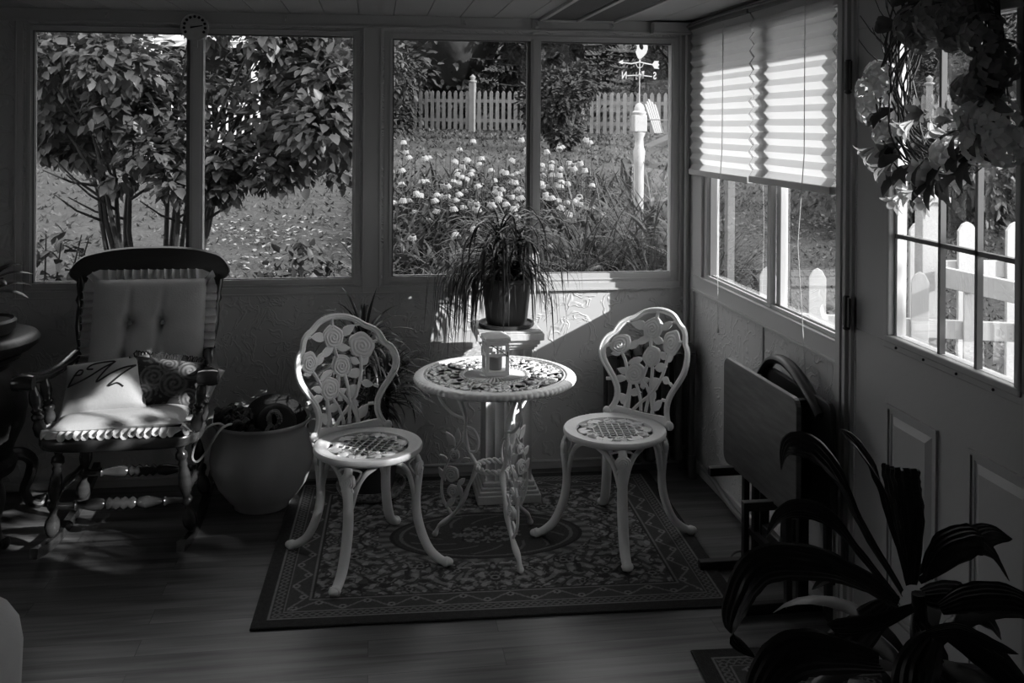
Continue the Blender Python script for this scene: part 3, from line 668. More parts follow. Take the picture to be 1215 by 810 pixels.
# fluted square outline
side = []
for i in range(41):
    u = -hw + 2 * hw * i / 40; k = (u + hw) / (2 * hw) * 5; d = .011 * abs(math.sin(PI * k)) ** .6 if .02 < k / 5 < .98 else 0
    side.append((u, -hw + d))
out = []
for rot in range(4):
    c, sn = math.cos(rot * PI / 2), math.sin(rot * PI / 2)
    out += [(u * c - v_ * sn, u * sn + v_ * c) for u, v_ in side[:-1]]
n = len(out); s.add([(a, b, .085) for a, b in out] + [(a, b, .64) for a, b in out], [(i, (i + 1) % n, n + (i + 1) % n, n + i) for i in range(n)])
s.build('shaft', M['column'], t, angle=35)
s = MB()
for wd, z0, z1 in ((.215, .64, .652), (.235, .652, .665), (.255, .665, .685), (.285, .685, .715), (.27, .715, .722)): s.bb(-wd / 2, wd / 2, -wd / 2, wd / 2, z0, z1)
s.build('capital', M['column'], t, smooth=False, bevel=.004)
pz = .008 + .722
p = empty('trailing_plant', (PX, PY, pz), label='dark grassy trailing plant in a pot on top of the column pedestal', cat='potted plant')
s = MB(); s.lathe([(0, 0), (.115, 0), (.12, .006), (.12, .018), (.112, .018), (.108, .01), (0, .01)], 28); s.build('saucer', M['pot_dark'], p)
s = MB(); s.lathe([(0, .011), (.082, .011), (.09, .03), (.104, .16), (.106, .19), (.112, .195), (.112, .21), (.104, .21), (.100, .19), (.0, .185)], 30); s.build('pot', M['pot_dark'], p)
s = MB(); s.tube([(0, 0, .18), (-.01, 0, .26), (-.02, -.01, .33)], [.022, .014, .011], 8); s.tube([(.03, 0, .18), (.05, .0, .27), (.06, .0, .35)], [.016, .011, .009], 8); s.tube([(-.03, .0, .18), (-.06, -.02, .25)], [.014, .01], 8)
s.build('stem', M['bark'], p)
rr = random.Random(11); s = MB()
for cx, cy, cz, n, e0, Lm in ((-.03, -.01, .37, 60, 1.0, .46), (.06, 0, .36, 46, .95, .42), (-.06, -.02, .28, 50, .8, .42), (.02, -.02, .24, 80, .7, .40)):
    for k in range(n):
        s.blade((cx + rr.uniform(-.015, .015), cy + rr.uniform(-.015, .015), cz + rr.uniform(-.04, .01)), rr.random() * 2 * PI, e0 + rr.uniform(-.5, .45), Lm * rr.uniform(.6, 1.15), .0095, rr.uniform(2.1, 3.1), 12, grav=.6, tw=rr.uniform(-.5, .5))
for k in range(60):
    s.blade((rr.uniform(-.07, .04), rr.uniform(-.05, .03), .24), PI + rr.uniform(-.7, .9), rr.uniform(.4, 1.0), rr.uniform(.42, .6), .0095, 3.0, 13, grav=1.0, tw=rr.uniform(-.5, .5))
s.build('leaves', M['leaf_house'], p)

# ================================================================ DRACAENA behind the left chair
p = empty('dracaena_plant', (-1.5, -.24, .008), label='spiky leaved dark plant in a pot on a patterned saucer behind the left chair', cat='potted plant')
s = MB(); s.lathe([(0, 0), (.115, 0), (.135, .012), (.148, .035), (.15, .05), (.144, .05), (.13, .02), (0, .012)], 32); s.build('saucer', M['pot_pattern'], p)
s = MB(); s.lathe([(0, .014), (.085, .014), (.1, .05), (.122, .2), (.128, .21), (.128, .235), (.12, .235), (.114, .2), (0, .195)], 30); s.build('pot', M['pot_dark'], p)
s = MB(); s.tube([(0, 0, .19), (.01, 0, .35), (-.02, .0, .5), (-.04, .0, .62)], [.016, .013, .011, .01], 8); s.tube([(.03, 0, .19), (.06, -.02, .33), (.07, -.03, .45)], [.013, .011, .009], 8); s.build('stem', M['bark'], p)
s = MB()
for cx, cy, cz, n, L0 in ((-.04, 0, .62, 80, .27), (.065, -.03, .48, 90, .27), (-.02, 0, .52, 50, .26), (.03, -.02, .40, 70, .26)):
    for k in range(n):
        s.blade((cx, cy, cz + rr.uniform(-.06, .04)), rr.random() * 2 * PI, rr.uniform(-.1, 1.35), L0 * rr.uniform(.7, 1.15), .014, rr.uniform(.5, 1.7), 7, grav=.8)
s.build('leaves', M['leaf_house'], p)

# ================================================================ ROCKING CHAIR
RC = (-2.43, -.50)
t = empty('rocking_chair', (RC[0], RC[1], 0), label='dark turned wood rocking chair with a wide curved crest, under the left window', cat='chair')
DW = M['dark_wood']
# seat: thick rounded front
s = MB(); out = []
for k in range(48):
    a = 2 * PI * k / 48; c, sn = math.cos(a), math.sin(a)
    u = .305 * (abs(c) ** .45) * (1 if c > 0 else -1); v_ = .25 * (abs(sn) ** .5) * (1 if sn > 0 else -1); u *= 1 - .12 * (v_ + .25) / .5; out.append((u, v_ - .01))
vs = []
for sc, z in ((.93, .395), (.985, .4), (1.0, .412), (1.0, .43), (.985, .442), (.94, .446), (.6, .436), (0.02, .432)):
    vs += [(a * sc, b * sc, z) for a, b in out]
n = 48; fs = [(i * n + k, i * n + (k + 1) % n, (i + 1) * n + (k + 1) % n, (i + 1) * n + k) for i in range(7) for k in range(n)] + [tuple(reversed(range(n))), tuple(range(7 * n, 8 * n))]
s.add(vs, fs); s.build('seat', M['seat_wood'], t, angle=60)
LP = [(0, .016), (.06, .018), (.10, .013), (.13, .022), (.18, .024), (.22, .014), (.25, .019), (.28, .015), (.36, .022), (.48, .026), (.58, .018), (.61, .013), (.64, .022), (.68, .023), (.72, .014), (.76, .012), (.82, .024), (.88, .028), (.94, .025), (.98, .016), (1, .01)]
for sx in (-1, 1):
    s = MB(); s.turned((sx * .215, -.165, .40), (sx * .252, -.135, .052), LP, 16); s.build('leg', DW, t, angle=70)
    s = MB(); s.turned((sx * .20, .16, .40), (sx * .245, .23, .05), LP, 16); s.build('leg', DW, t, angle=70)
    # runner
    s = MB(); pts = []
    for i in range(19):
        y = -.33 + .80 * i / 18; pts.append((sx * .25, y, .020 + .42 * (y - .02) ** 2))
    for i in range(18): s.bar(pts[i], pts[i + 1], .028, .036)
    s.build('rocker_runner', DW, t, smooth=False)
    # arm support posts
    for y, h_ in ((-.18, .63), (-.06, .635)):
        s = MB(); s.turned((sx * .275, y, .44), (sx * (.30 if y < -.1 else .30), y - .01, h_), [(0, .014), (.06, .02), (.2, .024), (.32, .016), (.36, .022), (.42, .023), (.46, .014), (.52, .021), (.56, .013), (.7, .022), (.85, .019), (.95, .013), (1, .012)], 14); s.build('arm_post', DW, t, angle=70)
    s = MB(); pa = smooth([(sx * .262, .20, .655), (sx * .285, .10, .632), (sx * .305, -.02, .628), (sx * .318, -.13, .645), (sx * .325, -.2, .66)], 3)
    s.tube(pa, [.02 + .004 * i / len(pa) for i in range(len(pa))], 10, flat=1.2, ref=(1, 0, 0))
    s.lathe([(.01, -.04), (.026, -.036), (.03, -.02), (.03, .02), (.026, .036), (.01, .04)], 18, (sx * .325, -.215, .648), (1, 0, 0)); s.build('arm', DW, t, angle=60)
    # back post
    s = MB(); s.turned((sx * .235, .19, .44), (sx * .285, .335, .96), [(0, .018), (.08, .02), (.2, .024), (.27, .016), (.3, .024), (.35, .024), (.38, .015), (.42, .023), (.45, .015), (.5, .02), (.6, .024), (.72, .018), (.76, .013), (.8, .021), (.84, .013), (.92, .017), (1, .014)], 14)
    s.build('back_post', DW, t, angle=70)
for p, q_ in (((-.235, -.15, .17), (.235, -.15, .17)), ((-.235, .2, .17), (.235, .2, .17))):
    s = MB(); s.turned(p, q_, [(0, .012), (.14, .014), (.16, .02), (.18, .012), (.3, .024), (.36, .02), (.38, .013), (.41, .024), (.44, .015), (.47, .025), (.5, .016), (.53, .025), (.56, .015), (.59, .024), (.62, .013), (.64, .02), (.7, .024), (.82, .012), (.84, .02), (.86, .014), (1, .012)], 14); s.build('stretcher', DW, t, angle=70)
for sx in (-1, 1):
    s = MB(); s.turned((sx * .238, -.14, .2), (sx * .235, .2, .2), [(0, .01), (.3, .013), (.5, .022), (.7, .013), (1, .01)], 12); s.build('stretcher', DW, t, angle=70)
for x in (-.13, -.045, .045, .13):
    s = MB(); s.turned((x, .21, .44), (x * 1.1, .335, .93), [(0, .009), (.3, .013), (.35, .008), (.4, .013), (.7, .009), (1, .007)], 10); s.build('back_spindle', DW, t, angle=70)
# crest rail
s = MB(); n = 60; vs = []
for i in range(n + 1):
    u = math.sin(PI / 2 * (-1 + 2 * i / n)); x = .325 * u; top = 1.066 - .035 * abs(u) ** 3 - .012 * u * u; bot = .925 - .004 * abs(u) ** 2
    e = max(0, (abs(u) - .8) / .2); e = 1 - math.sqrt(max(0, 1 - e * e)); mid = (top + bot) / 2 - .004; top = top + (mid - top) * e; bot = bot + (mid - bot) * e
    y = .345 - .05 * (1 - u * u) * -1 - .03
    for dy, z in ((-.014, bot + .006), (-.016, (top + bot) / 2), (-.012, top - .006), (0, top), (.012, top - .006), (.014, bot + .006), (0, bot)): vs.append((x, y + dy + (z - .93) * .25, z))
fs = [(i * 7 + k, i * 7 + (k + 1) % 7, i * 7 + 7 + (k + 1) % 7, i * 7 + 7 + k) for i in range(n) for k in range(7)] + [tuple(range(7))[::-1], tuple(range(n * 7, n * 7 + 7))]
s.add(vs, fs); s.build('crest_rail', M['crest_wood'], t, angle=45)

# cushions ------------------------------------------------------
def pad(m, w, h, th, mp, tufts=(), nx=36, ny=30, corner=.0, pw=5, th2=None):
    th2 = th if th2 is None else th2
    vs = []; fs = []
    for sgn in (1, -1):
        for j in range(ny + 1):
            for i in range(nx + 1):
                u = -1 + 2 * i / nx; v_ = -1 + 2 * j / ny
                hh = (max(0, 1 - abs(u) ** pw) ** .5) * (max(0, 1 - abs(v_) ** pw) ** .5)
                x = u * w / 2 * (1 - corner * (1 - v_ * v_)); y = v_ * h / 2 * (1 - corner * (1 - u * u))
                d = (th if sgn > 0 else th2) * hh
                if sgn > 0:
                    for tx, ty in tufts:
                        q = math.hypot(x - tx, y - ty); d -= th * .7 * math.exp(-(q / .028) ** 2) + th * .3 * math.exp(-(abs(x - tx) / .012) ** 2) * math.exp(-((y - ty) / .11) ** 2)
                vs.append(mp(x, y, sgn * d))
    a = (nx + 1) * (ny + 1)
    for s_ in (0, 1):
        for j in range(ny):
            for i in range(nx):
                q = s_ * a + j * (nx + 1) + i; f = (q, q + 1, q + nx + 2, q + nx + 1); fs.append(f if s_ == 0 else f[::-1])
    m.add(vs, fs)
def ruffle(m, w, h, mp, wid=.035, amp=.010, n=220, sides=(0, 1, 2, 3), waves=56):
    per = [(-w / 2, -h / 2), (w / 2, -h / 2), (w / 2, h / 2), (-w / 2, h / 2)]; vs = []; fs = []; tot = 2 * (w + h)
    for k in range(n + 1):
        d = tot * (k % n) / n
        if d < w: x, y, nx, ny = -w / 2 + d, -h / 2, 0, -1
        elif d < w + h: x, y, nx, ny = w / 2, -h / 2 + d - w, 1, 0
        elif d < 2 * w + h: x, y, nx, ny = w / 2 - (d - w - h), h / 2, 0, 1
        else: x, y, nx, ny = -w / 2, h / 2 - (d - 2 * w - h), -1, 0
        # soften corners
        cx, cy = x / (w / 2), y / (h / 2); L = math.hypot(cx * .9, cy * .9); 
        if abs(cx) > .9 and abs(cy) > .9: nx, ny = cx / math.hypot(cx, cy), cy / math.hypot(cx, cy)
        ph = 2 * PI * waves * k / n; wv = math.sin(ph) + .4 * math.sin(ph * .37 + 1)
        for j, q in enumerate((-.004, wid * .4, wid)):
            vs.append(mp(x + nx * q + (-ny) * .004 * math.cos(ph) * j, y + ny * q + nx * .004 * math.cos(ph) * j, wv * amp * j / 2))
    fs = [(k * 3 + j, k * 3 + j + 1, k * 3 + 3 + j + 1, k * 3 + 3 + j) for k in range(n) for j in range(2)]
    m.add(vs, fs)
# seat pad
sp = empty('seat_cushion', (RC[0] + .0, RC[1] - .04, .446), label='pale ruffled seat cushion on the rocking chair seat', cat='cushion')
mp = lambda x, y, z: (x, y, .032 + z + .006 * math.sin(x * 9))
s = MB(); pad(s, .47, .37, .034, mp, pw=4, th2=.03); pd_ = s.build('pad', M['cushion'], sp, angle=80)
s = MB(); ruffle(s, .46, .36, lambda x, y, z: (x, y, .024 + z - .35 * max(0, abs(x) - .23) - .35 * max(0, abs(y) - .18)), .038, .012, 440, waves=60); s.build('ruffle', M['cushion'], pd_, angle=80)
# back pad leaning on the back posts
lean = R(15)
bp_ = empty('back_cushion', (RC[0] + .015, RC[1] + .15, .505), label='pale tufted square back cushion with ruffled edge against the rocker back', cat='cushion')
mpb = lambda x, y, z: (x, (y + .225) * math.sin(lean) - z * math.cos(lean), (y + .225) * math.cos(lean) - z * math.sin(lean) * -1)
TF = [(-.07, .05), (.06, .05), (-.085, -.085), (.045, -.085)]
s = MB(); pad(s, .45, .46, .055, mpb, TF, 60, 60, 0, 6, .02); pd_ = s.build('pad', M['cushion'], bp_, angle=80)
for x, y in TF: s = MB(); s.ball(mpb(x, y, .019), .010, 10, 7, (1, .6, 1)); s.build('button', M['cushion'], pd_)
s = MB(); ruffle(s, .44, .45, mpb, .046, .018, 480, waves=56); s.build('ruffle', M['cushion'], pd_, angle=80)
# script pillow
def place(px, py, pz_, rz, tilt, roll=0):
    m = Matrix.Translation((px, py, pz_)) @ Matrix.Rotation(rz, 4, 'Z') @ Matrix.Rotation(tilt, 4, 'X') @ Matrix.Rotation(roll, 4, 'Y')
    return m
po = empty('script_pillow', (RC[0] - .085, RC[1] - .075, .515), label='cream pillow with black script lettering on the left of the rocker seat', cat='pillow')
m4 = Matrix.Rotation(R(-4), 4, 'Z') @ Matrix.Rotation(R(-8), 4, 'Y') @ Matrix.Rotation(R(48), 4, 'X')
mq = lambda x, y, z: tuple(m4 @ V(x, y + .085, z))
s = MB(); pad(s, .33, .23, .05, mq, pw=3, corner=.07); s.build('pillow_body', M['pillow'], po, angle=80)
def onp(u, v_):
    x, y = u * .33 / 2, v_ * .23 / 2; hh = (max(0, 1 - abs(u) ** 3) ** .5) * (max(0, 1 - abs(v_) ** 3) ** .5)
    return mq(x * (1 - .07 * (1 - v_ * v_)), y * (1 - .07 * (1 - u * u)), .05 * hh + .0015)
s = MB()
for st in ([(-.86, .0), (-.6, .05), (-.3, .22), (0, .5), (.25, .72), (-.05, .78), (-.3, .72), (-.4, .55), (-.25, .5)], [(.25, .72), (.05, .35), (-.12, -.05), (.2, .2), (.5, .38), (.78, .45)],
           [(.78, .45), (.55, .2), (.35, -.05), (.2, -.28), (.4, -.2), (.55, -.35)], [(-.86, .0), (-.72, .35), (-.6, .55), (-.5, .5), (-.55, .35), (-.72, .38)]):
    s.tube([onp(a, b) for a, b in smooth(st, 5)], .0034, 6, flat=1)
s.build('script_lettering', M['ink'], po)
# floral pillow
po = empty('floral_pillow', (RC[0] + .125, RC[1] - .05, .51), label='dark rose print pillow with fringed edge on the right of the rocker seat', cat='pillow')
m4b = Matrix.Rotation(R(10), 4, 'Z') @ Matrix.Rotation(R(10), 4, 'Y') @ Matrix.Rotation(R(58), 4, 'X')
mq2 = lambda x, y, z: tuple(m4b @ V(x, y + .08, z))
s = MB(); pad(s, .27, .2, .045, mq2, nx=90, ny=70, pw=3, corner=.05); o = s.build('pillow_body', M['floral'], po, angle=80)
ca = o.data.color_attributes.new('Pattern', 'FLOAT_COLOR', 'POINT'); k = 0
for sgn in (0, 1):
    for j in range(71):
        for i in range(91):
            u, v_ = i / 90, j / 70; g = .035
            for cx, cy, r_ in ((.32, .55, .2), (.62, .45, .22), (.2, .2, .15), (.82, .75, .17), (.5, .85, .14), (.88, .2, .16)):
                d = math.hypot(u - cx, (v_ - cy) * .8)
                if d < r_: g = .05 + .13 * (.5 + .5 * math.cos(d / r_ * 16 - math.atan2(v_ - cy, u - cx)))
            if noise.noise(V(u * 14, v_ * 12, 3)) > .22: g = .12
            ca.data[k].color = (g, g, g, 1); k += 1
s = MB()
for k in range(150):
    d = k / 150 * 2 * (.27 + .2)
    if d < .27: x, y, nx, ny = -.135 + d, -.1, 0, -1
    elif d < .47: x, y, nx, ny = .135, -.1 + d - .27, 1, 0
    elif d < .74: x, y, nx, ny = .135 - (d - .47), .1, 0, 1
    else: x, y, nx, ny = -.135, .1 - (d - .74), -1, 0
    a = rr.uniform(-.006, .006); s.tube([mq2(x * .95, y * .95, 0), mq2(x * .98 + nx * .012 + a, y * .98 + ny * .012 + a, rr.uniform(-.004, .004)), mq2(x + nx * .02 - a, y + ny * .02, rr.uniform(-.008, .006))], .003, 4)
s.build('fringe', M['cloth_dark'], po)
q = empty('pale_pillow', (RC[0] + .2, RC[1] + .055, .50), label='pale patterned pillow whose corner sticks out past the right arm of the rocker', cat='pillow')
m4c = Matrix.Rotation(R(20), 4, 'Z') @ Matrix.Rotation(R(30), 4, 'Y') @ Matrix.Rotation(R(70), 4, 'X')
s = MB(); pad(s, .2, .2, .025, lambda x, y, z: tuple(m4c @ V(x, y + .06, z)), pw=3, corner=.12); s.build('pillow_body', M['pillow'], q, angle=80)

# ================================================================ CERAMIC POT and what is in it
CX, CY = -1.955, -.285
p = empty('ceramic_planter', (CX, CY, 0), label='large glazed round bellied planter between the rocker and the left rose chair', cat='pot')
s = MB(); s.lathe([(0, 0), (.112, 0), (.118, .006), (.122, .022), (.15, .05), (.185, .1), (.207, .16), (.212, .205), (.206, .25), (.194, .29), (.186, .32), (.188, .338), (.2, .352), (.205, .36), (.2, .368), (.188, .362), (.178, .345), (.175, .32), (.19, .27), (.196, .2), (.185, .13), (.13, .06), (0, .04)], 64)
s.build('pot_body', M['ceramic'], p, angle=70)
h_ = empty('felt_hat', (CX + .055, CY + .01, .335), label='dark felt hat tipped inside the glazed planter', cat='hat')
mh = Matrix.Scale(1.15, 4) @ Matrix.Rotation(R(25), 4, 'Y') @ Matrix.Rotation(R(62), 4, 'X')
s = MB(); n = 40; vs = []
for r_, z in ((.0, .085), (.045, .088), (.062, .08), (.068, .06), (.07, .02), (.074, .004), (.095, .0), (.118, .004), (.119, .001), (.095, -.004), (.07, -.001)):
    for k in range(n):
        a = 2 * PI * k / n; w = .012 * math.sin(2 * a + .6) * max(0, (r_ - .07)) / .045; rr_ = r_ * 1.0
        vs.append(tuple(mh @ V(rr_ * math.cos(a), rr_ * math.sin(a) * .9, z + w)))
s.add(vs, [(i * n + k, i * n + (k + 1) % n, (i + 1) * n + (k + 1) % n, (i + 1) * n + k) for i in range(10) for k in range(n)]); s.build('hat_body', M['hat'], h_, angle=70)
s = MB(); s.tube([tuple(mh @ V(.071 * math.cos(a), .064 * math.sin(a), .012)) for a in [2 * PI * k / 30 for k in range(30)]], .007, 6, closed=True); s.build('hat_band', M['cloth_dark'], h_)
s = MB(); rr = random.Random(5)
for k in range(16):
    a = rr.random() * 6.3; pts = [(CX + .06 + .03 * math.cos(a + j * .9) * rr.uniform(.5, 1), CY - .10 + .02 * math.sin(j), .385 + .032 * math.sin(a + j * .9)) for j in range(5)]
    s.tube(smooth(pts, 3), .0055, 6)
s.tube(smooth([(CX + .045, CY - .12, .37), (CX + .03, CY - .14, .34), (CX + .032, CY - .13, .3)], 3), .008, 7)
tag(s.build('braided_cord', M['knot']), 'grey knotted braided cord on the hat in the planter', 'cord')
s = MB()
for k in range(26):
    a = rr.random() * 6.3; cx, cy, cz = CX - .115 + rr.uniform(-.05, .05), CY - .03 + rr.uniform(-.06, .06), .34 + rr.uniform(-.02, .065)
    pts = [(cx + .03 * math.cos(a + j), cy + .03 * math.sin(a + j * 1.3), cz + .02 * math.sin(j * 2 + a)) for j in range(6)]
    s.tube(smooth(pts, 3), .011, 7)
tag(s.build('crumpled_scarf', M['cloth_dark']), 'dark crumpled knitted scarf at the left side of the glazed planter', 'scarf')
s = MB(); s.ball((CX + .03, CY - .03, .28), .13, 20, 12, (1, 1, .42)); s.ball((CX + .12, CY - .05, .3), .06, 14, 8, (1, 1, .6)); tag(s.build('dark_garment', M['cloth_dark']), 'dark folded garment filling the glazed planter under the hat', 'clothing')
s = MB(); s.tube(smooth([(CX - .13, CY - .12, .368), (CX - .16, CY - .13, .385), (CX - .2, CY - .15, .375), (CX - .235, CY - .17, .33), (CX - .25, CY - .18, .27), (CX - .228, CY - .19, .255), (CX - .19, CY - .19, .30), (CX - .15, CY - .17, .365), (CX - .12, CY - .13, .378), (CX - .09, CY - .1, .37)], 4), .0048, 7)
tag(s.build('cord_handle', M['rope']), 'pale cord loop hanging over the left rim of the planter', 'cord')

# ================================================================ RUGS
def rug(name, cx, cy, w, h, rz, label, z0=.0, medal=True, seed=1, nx=420, ny=340):
    s = MB(); nx = int(nx); ny = int(ny); vs = []
    for j in range(ny + 1):
        for i in range(nx + 1):
            x = -w / 2 + w * i / nx; y = -h / 2 + h * j / ny; vs.append((x, y, .008))
    fs = [(j * (nx + 1) + i, j * (nx + 1) + i + 1, (j + 1) * (nx + 1) + i + 1, (j + 1) * (nx + 1) + i) for j in range(ny) for i in range(nx)]
    s.add(vs, fs)
    o = s.build('pile', M['rug'], None, smooth=True); me = o.data
    ca = me.color_attributes.new('Pattern', 'FLOAT_COLOR', 'POINT'); cols = []
    sx = 1
    def flower(x, y, px, py, r, n=5):
        dx, dy = x - px, y - py; d = math.hypot(dx, dy)
        if d > r: return None
        a = math.atan2(dy, dx); e = r * (.72 + .28 * math.cos(n * a))
        if d > e: return None
        return d / r
    fl = [(.0, .36, .05), (.13, .3, .035), (.26, .25, .045), (.4, .34, .04), (.5, .15, .05), (.42, .05, .035), (.56, .38, .045), (.58, .02, .03), (.3, .42, .035), (.14, .45, .04), (.48, .25, .03), (.08, .22, .03), (.35, .13, .035)]
    for (x, y, z) in s.v:
        ex = w / 2 - abs(x); ey = h / 2 - abs(y); e = min(ex, ey); al = x if ey < ex else y
        g = .035
        if e < .045: g = .028 + .006 * noise.noise(V(x * 60, y * 60, 0))
        elif e < .052: g = .16
        elif e < .088:
            g = .04; q = math.sin(al * 2 * PI / .05); c = (e - .070) / .014
            if abs(c - .75 * q) < .28 or abs(c + .75 * q) < .28: g = .13
        elif e < .095: g = .15
        elif e < .165:
            g = .05; c = (e - .13) / .03; q = math.sin(al * 2 * PI / .16)
            if abs(c - .7 * q) < .16: g = .14
            m_ = (al / .08) % 1 - .5; d = math.hypot(m_ * .08, (c + (.55 if int(math.floor(al / .08)) % 2 else -.55)) * .03)
            if d < .014: g = .18 if d > .006 else .03
        elif e < .172: g = .15
        elif e < .18: g = .03
        else:
            X, Y = abs(x), abs(y)
            n1 = noise.noise(V(X * 9, Y * 9, seed)); n2 = noise.noise(V(X * 9 + 20, Y * 9, seed))
            a = math.sin(X * 62 + 5 * n1 + 3 * math.sin(Y * 30)) * math.sin(Y * 62 + 5 * n2 + 3 * math.sin(X * 26))
            g = .145 if abs(a) > .42 else .055
            n3 = noise.noise(V(X * 34, Y * 34, seed + 5))
            if n3 > .28: g = .21
            if n3 < -.34: g = .03
            if abs(noise.noise(V(X * 13, Y * 13, 9))) < .035: g = .025
            for px, py, r in fl:
                q = flower(X, Y, px, py, r * .8)
                if q is not None: g = .02 if q < .25 else (.16 if q < .45 else (.03 if q < .8 else .12)); break
            if medal:
                d = math.hypot(x / .36, y / .205)
                if d < 1.16: g = .1 + .05 * math.sin(math.atan2(y / .205, x / .36) * 28) if d > 1.0 else g
                if 1.0 < d < 1.04: g = .02
                if d < 1.0:
                    g = .035
                    if .9 < d < .94: g = .1
                    an = math.atan2(y / .205, x / .36)
                    if .5 < d < .85 and abs(math.sin(an * 6 + d * 9)) < .22: g = .085
                    if d < .38 and noise.noise(V(X * 50, Y * 50, 2)) > -.02: g = .12
                    if d < .38 and noise.noise(V(X * 60, Y * 60, 7)) > .28: g = .02
        g *= 1 + .25 * noise.noise(V(x * 120, y * 120, 1)); g *= 1.3; cols += [g, g, g, 1]
    ca.data.foreach_set('color', cols)
    r = empty(name, (cx, cy, z0), rz, label=label, cat='rug'); o.parent = r
    b = MB(); b.bb(-w / 2, w / 2, -h / 2, h / 2, 0, .0075); b.tube([(-w / 2, -h / 2, .004), (w / 2, -h / 2, .004), (w / 2, h / 2, .004), (-w / 2, h / 2, .004)], .0045, 6, closed=True); b.build('binding', M['cloth_dark'], r)
    return r
rug('patterned_rug', -1.055, -.715, 1.6, 1.26, R(-1.8), 'large patterned rug with a dark oval medallion under the table and chairs')
rug('door_rug', -.22, -2.14, .68, 1.0, R(-3), 'small dark patterned rug on the floor in front of the door', medal=False, seed=4, nx=200, ny=240)

# ================================================================ RADIATOR
t = empty('cast_iron_radiator', (-.24, -.155, 0), label='dark cast iron column radiator in the corner behind the right chair', cat='radiator')
for k in range(7):
    x = -.19 + k * .062; s = MB()
    for y in (-.045, .045):
        s.tube([(x, y, .09), (x, y, .2), (x, y, .45), (x, y, .56)], [.024, .017, .017, .024], 10, flat=.9)
    s.tube([(x, -.045, .1), (x, 0, .085), (x, .045, .1)], .026, 10); s.tube([(x, -.045, .55), (x, -.02, .578), (x, .02, .578), (x, .045, .55)], .026, 10)
    if k in (0, 6):
        for y in (-.05, .05): s.tube([(x, y, .1), (x, y * 1.2, .05), (x, y * 1.35, .018), (x, y * 1.4, .0)], [.024, .02, .02, .022], 10)
    s.build('radiator_section', M['radiator'], t, angle=60)
s = MB(); s.lathe([(.016, -.2), (.016, .2)], 10, (0, 0, .11), (1, 0, 0)); s.lathe([(.016, -.2), (.016, .2)], 10, (0, 0, .55), (1, 0, 0)); s.build('connecting_pipe', M['radiator'], t)
s = MB(); s.tube(smooth([(-.02, -.26, .06), (-.022, -.4, .055), (-.03, -.62, .03), (-.03, -.9, .022)], 4), .011, 8); tag(s.build('floor_cable', M['cable']), 'pale cable lying along the foot of the right wall', 'cable')
s = MB(); s.tube(smooth([(-.03, -.92, .02), (-.08, -.99, .012), (-.15, -1.0, .012), (-.19, -1.05, .012), (-.2, -1.14, .012), (-.15, -1.2, .012), (-.08, -1.22, .012)], 5), .004, 6); s.bb(-.045, -.015, -.95, -.88, .008, .035)
tag(s.build('power_cord', M['black_plastic']), 'black looped cord with a plug beside the folded tray stand', 'cord')

# ================================================================ FOLDED TRAY TABLES IN STAND
t = empty('tray_stand', (-.13, -1.27, 0), label='dark wooden stand holding folded tray tables against the right wall', cat='stand')
TD = M['tray_dark']
for y in (.17, -.15):
    s = MB(); s.bb(-.2, .11, y - .016, y + .016, 0, .035); s.build('foot', TD, t, smooth=False, bevel=.004)
    s = MB(); s.bb(.025, .06, y - .014, y + .014, .035, .70); s.build('post', TD, t, smooth=False, bevel=.003)
    s = MB(); s.bb(-.165, .1, y - .014, y + .014, .34, .37); s.build('support_arm', TD, t, smooth=False, bevel=.003)
for z_ in (.12, .6): s = MB(); s.bb(.03, .054, -.15, .17, z_, z_ + .04); s.build('crossbar', TD, t, smooth=False, bevel=.003)
s = MB(); pts = smooth([(.045, .20, .69), (.045, .12, .76), (.045, .03, .785), (.045, -.07, .775), (.045, -.18, .735), (.045, -.28, .68)], 4); s.tube(pts, .017, 10, flat=1.3, ref=(1, 0, 0)); s.build('curved_handle', TD, t)
def rrect(w, h, r, n=5):
    o = []
    for cx, cy, a0 in ((w / 2 - r, h / 2 - r, 0), (-w / 2 + r, h / 2 - r, 90), (-w / 2 + r, -h / 2 + r, 180), (w / 2 - r, -h / 2 + r, 270)):
        for k in range(n + 1): a = R(a0 + 90 * k / n); o.append((cx + r * math.cos(a), cy + r * math.sin(a)))
    return o
trays = [((-.19, -1.30, .365), R(2), 0, 'folded wooden tray table at the front of the stand, its brown top facing the room', M['tray'], .58),
         ((-.075, -1.36, .35), R(0), 0, 'folded dark tray table at the back of the stand, against the wall', M['tray_dark'], .50)]
for (x, y, z), rz, dy, lb, mm, wd in trays:
    r = empty('tray_table', (x, y, z), rz, label=lb, cat='tray table', group='folded tray tables in the stand')
    s = MB(); s.prism(rrect(wd, .385, .035), .018, lambda u, v_, w: (w, u, v_ + .19)); s.build('tabletop', mm, r, smooth=False, bevel=.003)
    for k, yy in enumerate((-.17, -.13, .13, .17)):
        s = MB(); xx = .022 if k % 3 == 0 else .042; s.bar((xx, yy * .9, .34), (xx + .005, yy, -.33), .02, .028, (0, 1, 0)); s.build('leg', M['tray_dark'], r, smooth=False, bevel=.003)
    for z_ in (-.22, .1): s = MB(); s.bb(.03, .05, -.17, .17, z_, z_ + .02); s.build('crossbar', M['tray_dark'], r, smooth=False)

